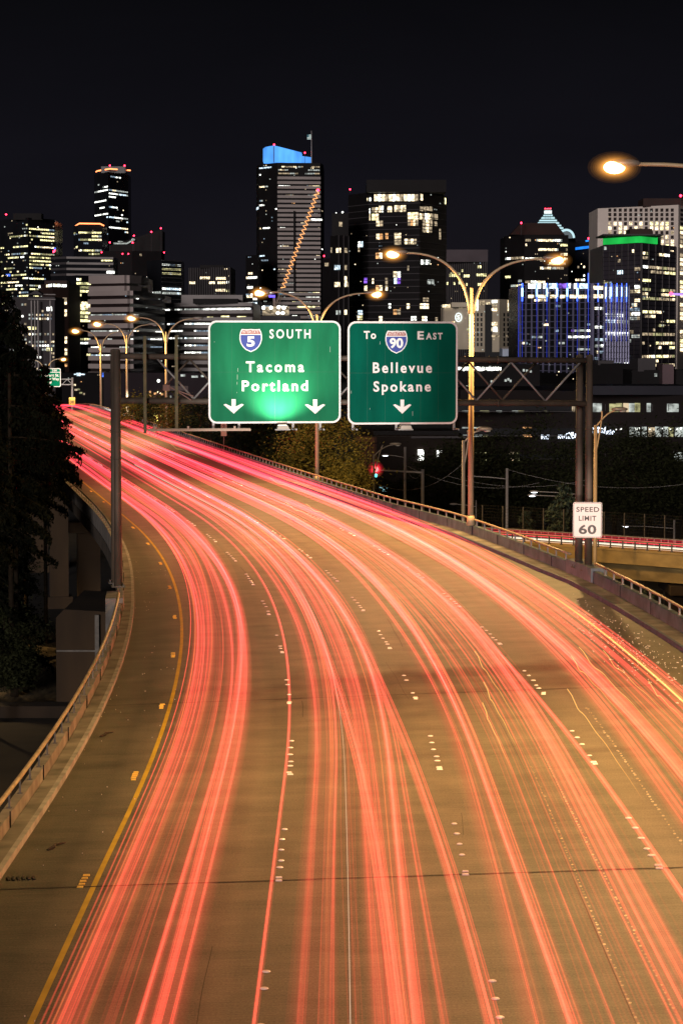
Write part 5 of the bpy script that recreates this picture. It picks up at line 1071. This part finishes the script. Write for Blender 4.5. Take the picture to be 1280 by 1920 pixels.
# piers of the viaduct
for Y0, lab in ((178, 'concrete viaduct pier nearest the gantry, half hidden in shadow'), (215, 'concrete viaduct pier with a broad lit face left of the road'), (249, 'slimmer concrete viaduct pier beyond the broad one, beside the dark trees'), (290, 'farthest visible concrete viaduct pier behind the trees')):
    t = thing('viaduct_pier', RD(Y0, 0, -12), lab, 'bridge pier'); ang = math.atan(-slope(Y0))
    for d in (-7.5, 5.2):
        c = RD(Y0, d, 0); m = MB(); m.box((c.x, c.y, (GND - 2.9) / 2), (1.55, 1.5, -GND - 2.9), ang); m.box((c.x, c.y, GND + .5), (2.2, 2.2, 1), ang); m.build('column', LEFTC, t)
    a = RD(Y0, -1.1, -2.45); m = MB(); m.box(a, (15.5, 1.7, .75), ang); m.build('cap_beam', LEFTC, t)
# massive block and embankment at lower left
blk = thing('concrete_block', (-15.3, 153, GND), 'massive low concrete abutment block below the left parapet', 'abutment')
m = MB(); m.prism([V((-17.2, 152, GND)), V((-13.2, 152, GND)), V((-13.2, 152, -5.9)), V((-16.7, 152, -5.7)), V((-17.2, 152, -6.2))], (0, 12, 0)); m.build('wall', LEFTC, blk)
m = MB(); m.box((-14.7, 151.8, -9), (.25, .3, 6)); m.box((-15.2, 151.9, -8.2), (3.9, .14, .1)); m.build('downpipe', DARKM, blk)
m = MB(); m.box((-20.6, 151, GND + .35), (9, 2, .7)); m.box((-27, 151, GND + .35), (4, 1.8, .8)); tag(m.build('kerb_wall', mat('stained_kerb', (.022, .014, .008), .95, var=.4, scale=.5), loc=(-21, 151, GND)), 'long low concrete kerb wall at the foot of the left embankment', 'kerb wall')
m = MB(); vs = []
for i in range(9):
    for j in range(7): vs.append((-32 + i * 1.9, 153 + j * 3, GND + .02 + j * .85 * (1 - i / 9.5) + .25 * math.sin(i * 2.1 + j)))
m.add(vs, [(i * 7 + j, (i + 1) * 7 + j, (i + 1) * 7 + j + 1, i * 7 + j + 1) for i in range(8) for j in range(6)])
tag(m.build('embankment', mat('dry_grass_slope', (.10, .075, .035), .95, var=.6, scale=1.4, stretch=(2.4, .5, .5)), smooth=True), kind='structure')
# lit wall seen under the trees
wl = thing('retaining_wall', at(42, 1005, 300), 'warmly lit retaining wall glimpsed between the left trees and the viaduct pier', 'retaining wall')
m = MB(); m.box(at(36, 965, 300), (3.2, .6, 9)); m.build('wall', mat('wall_render', (.35, .27, .15), .85, var=.25, scale=.6), wl); m = MB(); m.box(at(53, 950, 299), (.12, .5, 5)); m.build('drainpipe', STEEL, wl)
lt = thing('wall_lamp', at(55, 913, 297), 'small white lamp glowing above the lit retaining wall on the left', 'wall lamp'); m = MB(); m.box(at(55, 913, 297), (.14, .14, .32)); m.build('lens', W['white'], lt)
m = MB(); m.tube([at(55, 911, 297), at(55, 908, 297) + V((0, 1.6, 0))], .04, 5); m.build('bracket', STEEL, lt)
ld = bpy.data.lights.new('wall_lamp_light', 'POINT'); ld.energy = 500; ld.color = (1, .62, .22); ld.shadow_soft_size = .15; lo = bpy.data.objects.new('wall_lamp_light', ld); COL.objects.link(lo); lo.parent = lt; lo.location = (-.9, -1.2, -1.2)

# ------------------------------------------------------------------ ramp bridge on the right
def rampY(px): return 170 - (px - 1119) * 5 / 161
RC = mat('ramp_concrete', (.46, .32, .12), .85, var=.35, scale=.5, stretch=(1, 1, 2.2))
RPX = [860, 940, 1020, 1119, 1200, 1280, 1380, 1500]
def rp(px, dY, z): Y = rampY(px); return V((Xat(px, Y) + dY * .03, Y + dY, z))
zD, zF = -3.5, -3.85
br = thing('ramp_bridge', rp(1119, 4, GND), 'lower concrete ramp bridge crossing behind the speed limit sign, lit from the side', 'bridge')
def sweep(prof, name, mt, parent):
    m = MB(); n = len(prof); vs = []
    for px in RPX: vs += [rp(px, a, z) for a, z in prof]
    m.add(vs, [(i * n + k, (i + 1) * n + k, (i + 1) * n + (k + 1) % n, i * n + (k + 1) % n) for i in range(len(RPX) - 1) for k in range(n)] + [tuple(range(n)), tuple(range((len(RPX) - 1) * n, len(RPX) * n))[::-1]])
    return m.build(name, mt, parent)
sweep([(-.25, zD - .02), (9.2, zF - .02), (9.2, -4.6), (-.25, -4.36)], 'deck', RC, br)
sweep([(.9, -4.38), (8.2, -4.62), (8.2, -5.6), (.9, -5.46)], 'girder', RC, br)
sweep([(-.28, -3.5), (.05, -3.5), (.05, -3.36), (-.28, -3.36)], 'kerb', RC, br)
fe = thing('guard_rail', rp(1119, 0, zD), 'near guard rail of the ramp bridge with many dark posts', 'guard rail')
sweep([(-.12, -2.88), (.02, -2.88), (.02, -2.78), (-.12, -2.78)], 'top_rail', RAILM, fe); sweep([(-.1, -3.22), (0, -3.22), (0, -3.15), (-.1, -3.15)], 'lower_rail', RAILM, fe)
px = 868; st_ = []
while px < 1495:
    a = rp(px, -.05, -3.36); m = MB(); m.box(a + V((0, 0, .28)), (.09, .12, .56)); m.box(a + V((0, 0, .02)), (.2, .2, .04)); m.build('post', DARKM, fe); px += 23
ff = thing('guard_rail', rp(1119, 9, zF), 'far guard rail of the ramp bridge, a pale double line above the red streaks', 'guard rail')
sweep([(9.0, -3.20), (9.1, -3.20), (9.1, -3.12), (9.0, -3.12)], 'top_rail', STEEL, ff); sweep([(9.0, -3.42), (9.06, -3.42), (9.06, -3.38), (9.0, -3.38)], 'lower_rail', STEEL, ff)
px = 872
while px < 1495: a = rp(px, 9.05, zF); m = MB(); m.box(a + V((0, 0, .35)), (.06, .08, .7)); m.build('post', STEEL, ff); px += 14
mf = thing('mesh_fence', rp(1119, 12, zF), 'tall dark wire mesh fence standing behind the ramp bridge', 'fence'); m = MB(); px = 872; k = 0
while px < 1495: a = rp(px, 13, GND); m.tube([a, V((a.x, a.y, -1.75))], .05, 5); px += 41
m.build('post', DARKM, mf); m = MB()
for q in range(9): m.tube([rp(p_, 13, -1.78 - q * .22) for p_ in RPX], .008, 3)
px = 872
while px < 1495: a = rp(px, 13, -3.6); m.tube([a, V((a.x + .3, a.y, -1.75))], .006, 3, cap=False); px += 5
m.build('wire_mesh', BLACKR, mf)
for px, lab in ((1290, 'square concrete pier of the ramp bridge at the right picture edge'), (1040, 'concrete pier of the ramp bridge hidden behind the road parapet')):
    a = rp(px, 4, GND); m = MB(); m.box(a + V((0, 0, 3.1)), (1.7, 2.0, 6.4)); m.box(a + V((0, 0, 6.1)), (2.3, 6.5, .6)); tag(m.build('bridge_pier', LEFTC, loc=a), lab, 'bridge pier')
m = MB(); vs = []; al = []
def rstr(m, dY, z, w_, g):
    vs = []; al = []
    for px in RPX:
        c = rp(px, dY, z)
        for a, b in ((0, -.05), (w_, 0), (0, .05), (-w_, 0)): vs.append(c + V((0, a, b))); al.append(g)
    m.add(vs, [(j * 4 + k, (j + 1) * 4 + k, (j + 1) * 4 + (k + 1) % 4, j * 4 + (k + 1) % 4) for j in range(len(RPX) - 1) for k in range(4)], 0, al)
rr = random.Random(9)
m = MB()
for i in range(9): rstr(m, 6.4 + rr.uniform(-.6, .6), zF + rr.uniform(.45, .8), .05, rr.uniform(.06, .15))
tag(m.build('light_trails', TR), 'red light streaks running level along the ramp bridge', 'light trails', kind='stuff')
m = MB()
for i in range(8): rstr(m, 2.2 + rr.uniform(-.5, .5), zD + rr.uniform(.12, .42), .06, rr.uniform(.10, .28))
tag(m.build('light_trails', TW), 'white light streaks seen between the ramp guard rail posts', 'light trails', kind='stuff')

# ------------------------------------------------------------------ poles, signal and lamps on the lower streets
GREYP = mat('grey_pole', (.33, .31, .30), .5, .2)
def dbl_arm(px, py, ey0, tipx, tipy, Y, label, mt, lit=False, wpx=.1, zb=GND):
    b = at(px, py, Y); t = thing('street_lamp', V((b.x, b.y, zb)), label, 'street lamp'); top = b
    m = MB(); m.tube([V((b.x, b.y, zb)), V((b.x, b.y, b.z))], [wpx * 1.25, wpx * .8], 10); m.build('pole', mt, t, smooth=True)
    tip = at(tipx, tipy, Y); s = 1 if tip.x > b.x else -1
    for k, z0 in ((0, -.15), (1, -1.9)):
        pts = []; p0 = V((b.x, b.y, b.z + z0)); p2 = tip - V((s * .55 * (1 + k * .0), 0, -.02)); p1 = V((b.x + (tip.x - b.x) * (.42 if k == 0 else .28), b.y, tip.z + (.05 if k == 0 else -.1)))
        pe = p2 if k == 0 else p2 - V((s * .9, 0, 0))
        for i in range(9): q = i / 8; pts.append(p0 * (1 - q) ** 2 + p1 * 2 * q * (1 - q) + pe * q * q)
        m = MB(); m.tube(pts, .05, 6); m.build('arm', mt, t, smooth=True)
    lamp_head(t, tip, V((s, 0, 0)), 1.3, False, 0); return t
dbl_arm(868.5, 826, 0, 917, 808, 165, 'unlit grey street lamp with a double bowed arm, left of the tall golden lamp pole', GREYP, wpx=.13)
dbl_arm(1116, 797, 0, 1170, 771, 160, 'unlit street lamp with golden pole and double bowed arm, right of the gantry posts', POLE, wpx=.13)
dbl_arm(700.5, 852, 0, 748, 835, 225, 'unlit street lamp with bowed double arm beside the red traffic light', GREYP, wpx=.10)
def util(px, py, Y, arms, label, r=.12, cat='utility pole', nm='utility_pole'):
    b = at(px, py, Y); t = thing(nm, V((b.x, b.y, GND)), label, cat); m = MB(); m.tube([V((b.x, b.y, GND)), b], [r * 1.3, r], 8); m.build('pole', GREYP, t, smooth=True)
    for tx, ty, lit in arms:
        q = at(tx, ty, Y); m = MB(); m.tube([V((b.x, b.y, q.z - .25)), V(((b.x + q.x) / 2, b.y, q.z - .08)), q], .035, 6); m.build('arm', GREYP, t)
        m = MB(); m.ball(q, (.42, .16, .1), 10, 6); h = m.build('lamp_head', GREYP, t)
        if lit: m = MB(); m.ball(q - V((0, 0, .05)), (.3, .14, .08), 10, 6); m.build('lens', emi('led_lens', (.9, .93, 1), 5), h)
    return t
util(759, 838, 240, [(722, 853, True)], 'tall grey pole with a white lamp on a short arm, right of the traffic light', .13)
util(950, 878, 230, [(884, 893, False)], 'grey pole with a long thin bracket between the golden lamp pole and the gantry', .13)
util(1083, 915, 215, [(1001, 921.5, True), (997, 928.5, True)], 'grey pole hidden behind the gantry post, carrying two small white lamps to the left', .1)
util(1263, 975, 245, [(1172, 986, True)], 'grey pole at the right edge with a long arm and white lamp', .1)
util(892, 938, 240, [(850, 945, False)], 'thin short pole between the golden lamp pole and the double bowed lamp', .06)
sg_ = util(792, 880, 236, [], 'pole with a mast arm carrying the red traffic signal', .15, 'traffic signal', 'traffic_signal')
b = at(792, 886, 236); q = at(704, 881, 236); m = MB(); m.tube([V((b.x, b.y, b.z)), q], [.12, .06], 8); m.build('mast_arm', GREYP, sg_)
m = MB(); m.box(q - V((0, 0, .35)), (.38, .25, 1.25)); h = m.build('signal_head', BLK, sg_)
def glowball(p, r, mt, par, nm): m = MB(); m.ball(p, r, 12, 8); return m.build(nm, mt, par, smooth=True)
glowball(at(704, 880, 235.8), .26, emi('signal_red', (1, .16, .14), 2.6), h, 'red_lens')
RG = trailmat('signal_glow', (1, .03, .05), 1.0)
for k_, g_ in ((.32, .5), (.40, .3), (.50, .16), (.62, .08), (.76, .04)):  # stacked shells stand for the red glare round the signal
    m = MB(); m.ball(at(704, 880, 235.8), k_, 14, 10); m.a = [g_] * len(m.v); m.build('red_halo', RG, h, smooth=True)
h = h; glowball(at(704, 891.5, 235.8), .18, emi('signal_teal', (.1, .75, .8), 2), h, 'green_lens')
for i, (x0, x1, y0, y1, lab) in enumerate(((711, 729, 913, 923, 'upper pale teal lit panel under the traffic signal'), (719.5, 732, 927, 936, 'lower bright white lit panel under the traffic signal'))):
    t = thing('lit_shop_window', at((x0 + x1) / 2, y1, 280), lab, 'lit window'); a, c_ = at(x0, y0, 280), at(x1, y1, 280)
    m = MB(); m.box(((a.x + c_.x) / 2, 280.3, (a.z + c_.z) / 2), (c_.x - a.x + .2, .4, a.z - c_.z + .2)); m.build('frame', DG2, t); m = MB(); m.box(((a.x + c_.x) / 2, 280, (a.z + c_.z) / 2), (c_.x - a.x, .1, a.z - c_.z)); m.build('pane', emi('teal_pane_%d' % i, (.45, .9, 1), .75 + i * .5, .4, .9), t)
m = MB()
for (x0, y0, x1, y1, Y, sag) in ((759, 872, 792, 882, 238, 1), (759, 872, 1010, 905, 238, 1.2), (840, 893, 1100, 900, 236, .8), (704, 905, 868, 868, 240, 1.5), (950, 880, 1300, 905, 232, 1)):
    a, c_ = at(x0, y0, Y), at(x1, y1, Y); m.tube([a + (c_ - a) * i / 10 - V((0, 0, sag * (1 - (i / 5 - 1) ** 2))) for i in range(11)], .009, 3)
tag(m.build('overhead_wires', GREYP, loc=at(800, 880, 238)), 'thin overhead wires strung between the poles beyond the right parapet', 'wires', kind='stuff')

# ------------------------------------------------------------------ trees
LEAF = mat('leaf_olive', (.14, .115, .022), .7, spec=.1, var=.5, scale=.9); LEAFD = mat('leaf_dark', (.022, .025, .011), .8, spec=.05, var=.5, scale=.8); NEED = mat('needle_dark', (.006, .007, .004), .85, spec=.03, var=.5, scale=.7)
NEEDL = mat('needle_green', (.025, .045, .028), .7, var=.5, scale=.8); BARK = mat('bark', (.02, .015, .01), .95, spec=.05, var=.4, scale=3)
def leafquad(m, p, s, rr, hang=0):
    a = V((rr.gauss(0, 1), rr.gauss(0, 1), rr.gauss(0, .6) - hang)).normalized(); c_ = a.cross(V((rr.gauss(0, 1), rr.gauss(0, 1), rr.gauss(0, 1)))).normalized(); a = a * s; c_ = c_ * s * .42
    m.add([p - a, p + c_, p + a, p - c_], [(0, 1, 2, 3)])
def broad_tree(px, pyc, Y, rx, rz, label, mt, n=9000, s=.17, seed=1, nm='tree', cat='tree', clumps=46):
    rr = random.Random(seed); c = at(px, pyc, Y); t = thing(nm, V((c.x, Y, GND)), label, cat); m = MB()
    tr = MB(); tr.tube([V((c.x, Y, GND)), V((c.x + .1, Y, (GND + c.z) / 2)), c], [.32, .25, .12], 8); m_c = []
    for i in range(clumps):
        th = rr.uniform(0, 6.283); ph = math.acos(rr.uniform(-1, 1)); R = rr.uniform(.35, 1) ** .6
        k = c + V((math.cos(th) * math.sin(ph) * rx * R, math.sin(th) * math.sin(ph) * rx * R, math.cos(ph) * rz * R)); m_c.append(k)
        if i % 3 == 0: st = V((c.x, Y, c.z - rz * rr.uniform(.2, .7))); tr.tube([st, (st + k) / 2 + V((0, 0, .3)), k], [.1, .06, .02], 4)
        cr = rx * rr.uniform(.14, .3)
        for j in range(int(n / clumps)):
            leafquad(m, k + V((rr.gauss(0, cr), rr.gauss(0, cr), rr.gauss(0, cr * .7))), s * rr.uniform(.6, 1.3), rr)
    m.build('crown', mt, t); tr.build('trunk', BARK, t); return t
def conifer(px, top, Y, rad, label, mt, seed=1, dens=1.0, ztop=None, zlow=-9.5, s=.20, reach=None):
    rr = random.Random(seed); b = V((Xat(px, Y), Y, GND)); zt = zat(top, Y); t = thing('conifer', b, label, 'tree'); m = MB(); tr = MB(); tr.tube([b, V((b.x, Y, (zt + GND) / 2)), V((b.x, Y, zt))], [.17, .12, .03], 8)
    z = zt - .3; H = zt - zlow
    while z > zlow:
        f = (zt - z) / H; L = rad * (f ** .75) + .15; nb = 5 + int(4 * f)
        for i in range(nb):
            th = rr.uniform(0, 6.283); l = L * rr.uniform(.65, 1.2); dv = V((math.cos(th), math.sin(th), 0)); zb0 = z + rr.uniform(-.25, .25)
            pts = [V((b.x, Y, zb0)) + dv * l * q + V((0, 0, .12 * l * q - .42 * l * q * q)) for q in (0, .33, .66, 1)]
            tr.tube(pts, [.05, .04, .025, .01], 3)
            nn = int(l * 17 * dens) + 6
            for j in range(nn):
                q = rr.random() ** .7; p = V((b.x, Y, zb0)) + dv * l * q + V((0, 0, .12 * l * q - .42 * l * q * q)); wd = .55 * (1 - q * .6)
                p = p + V((-dv.y, dv.x, 0)) * rr.gauss(0, wd * .5) + V((0, 0, -abs(rr.gauss(0, .22))))
                leafquad(m, p, s * rr.uniform(.7, 1.5), rr, hang=1.2)
        z -= rr.uniform(.38, .6)
    m.build('crown', mt, t); tr.build('trunk', BARK, t); return t
broad_tree(598, 868, 208, 4.0, 4.2, 'rounded olive-lit leafy tree under the gap between the two green signs', LEAF, 15000, .13, 3, clumps=80)
broad_tree(560, 860, 214, 2.8, 3.2, 'shorter leafy tree left of the rounded one, under the Tacoma sign', LEAFD, 6000, .15, 4, clumps=40)
broad_tree(652, 908, 200, 1.6, 1.4, 'low leafy bush tree touching the parapet below the traffic light', LEAF, 5000, .13, 5, clumps=36)
for i, (px, py, Y, rx, rz, lab) in enumerate(((262, 775, 310, 2.6, 2.2, 'small leafy tree behind the parapet between the gantry post and first hanger beam'), (300, 778, 296, 2.6, 2.4, 'small leafy tree behind the base of the thick golden lamp pole'), (345, 792, 275, 3.0, 2.8, 'leafy tree behind the second hanger beam'), (395, 800, 260, 2.8, 3.0, 'leafy tree behind the left edge of the Tacoma sign'), (455, 822, 245, 3.2, 2.8, 'leafy tree under the lighting bar behind the far parapet'), (505, 835, 232, 2.6, 2.8, 'dark leafy tree left of the shorter tree under the Tacoma sign'))):
    broad_tree(px, py, Y, rx, rz, lab, LEAF if i in (0, 2) else LEAFD, 4500, .16, 20 + i, clumps=34)
for i, (px, py, Y, rx, rz, lab) in enumerate(((850, 905, 262, 4.5, 3.6, 'dark leafy tree left of the tall golden lamp pole'), (915, 900, 270, 4.5, 4.6, 'dark leafy tree right of the tall golden lamp pole'), (1000, 880, 275, 5.5, 5.4, 'tall dark leafy tree in front of the office building left of the gantry posts'), (1150, 885, 262, 5.0, 4.6, 'dark leafy tree just right of the gantry posts'), (1215, 900, 255, 5.0, 4.8, 'dark leafy tree near the right edge, letting bright window glints through'), (1280, 890, 270, 5.0, 5.4, 'dark leafy tree cut by the right picture edge'), (740, 935, 255, 2.2, 1.6, 'small dark bush between the traffic light and the grey pole'))):
    broad_tree(px, py, Y, rx, rz, lab, LEAFD, 6500, .2, 40 + i, clumps=46)
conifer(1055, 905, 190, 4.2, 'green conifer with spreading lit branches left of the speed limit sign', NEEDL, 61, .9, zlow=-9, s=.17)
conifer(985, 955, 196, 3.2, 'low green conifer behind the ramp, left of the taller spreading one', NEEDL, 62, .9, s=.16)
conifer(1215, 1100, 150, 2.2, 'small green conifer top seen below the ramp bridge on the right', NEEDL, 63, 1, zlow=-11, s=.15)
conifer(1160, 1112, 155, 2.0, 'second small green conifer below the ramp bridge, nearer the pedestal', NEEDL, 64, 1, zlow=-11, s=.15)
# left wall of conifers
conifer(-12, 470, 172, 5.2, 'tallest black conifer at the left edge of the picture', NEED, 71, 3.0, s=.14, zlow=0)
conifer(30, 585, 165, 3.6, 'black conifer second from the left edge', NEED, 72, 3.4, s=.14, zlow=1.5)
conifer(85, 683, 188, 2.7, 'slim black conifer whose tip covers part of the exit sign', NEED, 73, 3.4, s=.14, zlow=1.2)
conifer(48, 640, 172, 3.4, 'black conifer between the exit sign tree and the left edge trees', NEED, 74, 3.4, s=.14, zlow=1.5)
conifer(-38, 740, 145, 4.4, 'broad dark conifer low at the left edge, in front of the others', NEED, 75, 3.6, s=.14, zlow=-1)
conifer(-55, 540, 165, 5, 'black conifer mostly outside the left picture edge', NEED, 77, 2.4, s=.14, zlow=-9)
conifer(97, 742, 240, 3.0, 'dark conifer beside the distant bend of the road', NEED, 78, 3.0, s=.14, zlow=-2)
# long bough reaching over the road
t = thing('conifer', V((Xat(20, 162), 162, GND)), 'dark conifer with one long drooping bough reaching out over the road streaks', 'tree'); rr = random.Random(88); tr = MB(); m = MB()
b0 = V((Xat(20, 162), 162, 0)); tr.tube([V((b0.x, 162, GND)), V((b0.x, 162, zat(700, 162)))], [.2, .1], 8)
for (x1, y1, yb) in ((155, 843, 850), (118, 812, 812), (140, 875, 862), (108, 880, 880), (112, 795, 790)):
    p0 = at(20, yb - 30, 162); p2 = at(x1, y1, 162); p1 = (p0 + p2) / 2 + V((0, 0, .45)); P = lambda q: p0 * (1 - q) ** 2 + p1 * 2 * q * (1 - q) + p2 * q * q
    tr.tube([P(i / 6) for i in range(7)], [.07 - .009 * i for i in range(7)], 4)
    for j in range(1100):
        q = rr.random() ** .8; p = P(q) + V((rr.gauss(0, .12), rr.gauss(0, .45 * (1.1 - q)), -abs(rr.gauss(0, .38 * (1.15 - q * .6))))); leafquad(m, p, .13 * rr.uniform(.6, 1.5), rr, hang=1.4)
m.build('crown', NEED, t); tr.build('trunk', BARK, t)
for i, (px, py, Y, rx, rz, lab) in enumerate(((-4, 1010, 176, 1.3, 3.2, 'olive bush in front of the lit retaining wall on the left'), (14, 1110, 168, 1.8, 2.4, 'dark leafy shrub left of the broad viaduct pier'), (6, 1195, 162, 2.4, 1.8, 'dark shrub low on the left embankment'), (25, 1260, 156, 1.5, .9, 'small shrub with pale lit leaves on the left embankment'), (-45, 900, 180, 2.6, 3.0, 'dark leafy tree at the left edge beside the low conifers'))):
    broad_tree(px, py, Y, rx, rz, lab, LEAFD, 7000, .12, 90 + i, nm='shrub', cat='shrub', clumps=36)

# lamp of the lower street on the left, just outside the picture, that lights the piers
t = thing('street_lamp', (-33, 168, GND), 'low street lamp out of view at the lower left, lighting the viaduct piers', 'street lamp')
m = MB(); m.tube([V((-33, 168, GND)), V((-33, 168, -3.6))], [.14, .1], 8); m.tube([V((-33, 168, -3.7)), V((-32.2, 168, -3.4)), V((-31.4, 168, -3.4))], .05, 6); m.build('pole', GREYP, t)
lamp_head(t, V((-31.2, 168, -3.6)), V((1, 0, 0)), 1.0, True, 9000, (1, .62, .26))

t = thing('street_lamp', (-25, 118, GND), 'second low street lamp out of view at the lower left, nearer the viewpoint', 'street lamp')
m = MB(); m.tube([V((-25, 118, GND)), V((-25, 118, -1.6))], [.14, .1], 8); m.tube([V((-25, 118, -1.7)), V((-24.2, 118, -1.4)), V((-23.4, 118, -1.4))], .05, 6); m.build('pole', GREYP, t)
lamp_head(t, V((-23.2, 118, -1.6)), V((1, 0, 0)), 1.0, True, 5000, (1, .62, .26))
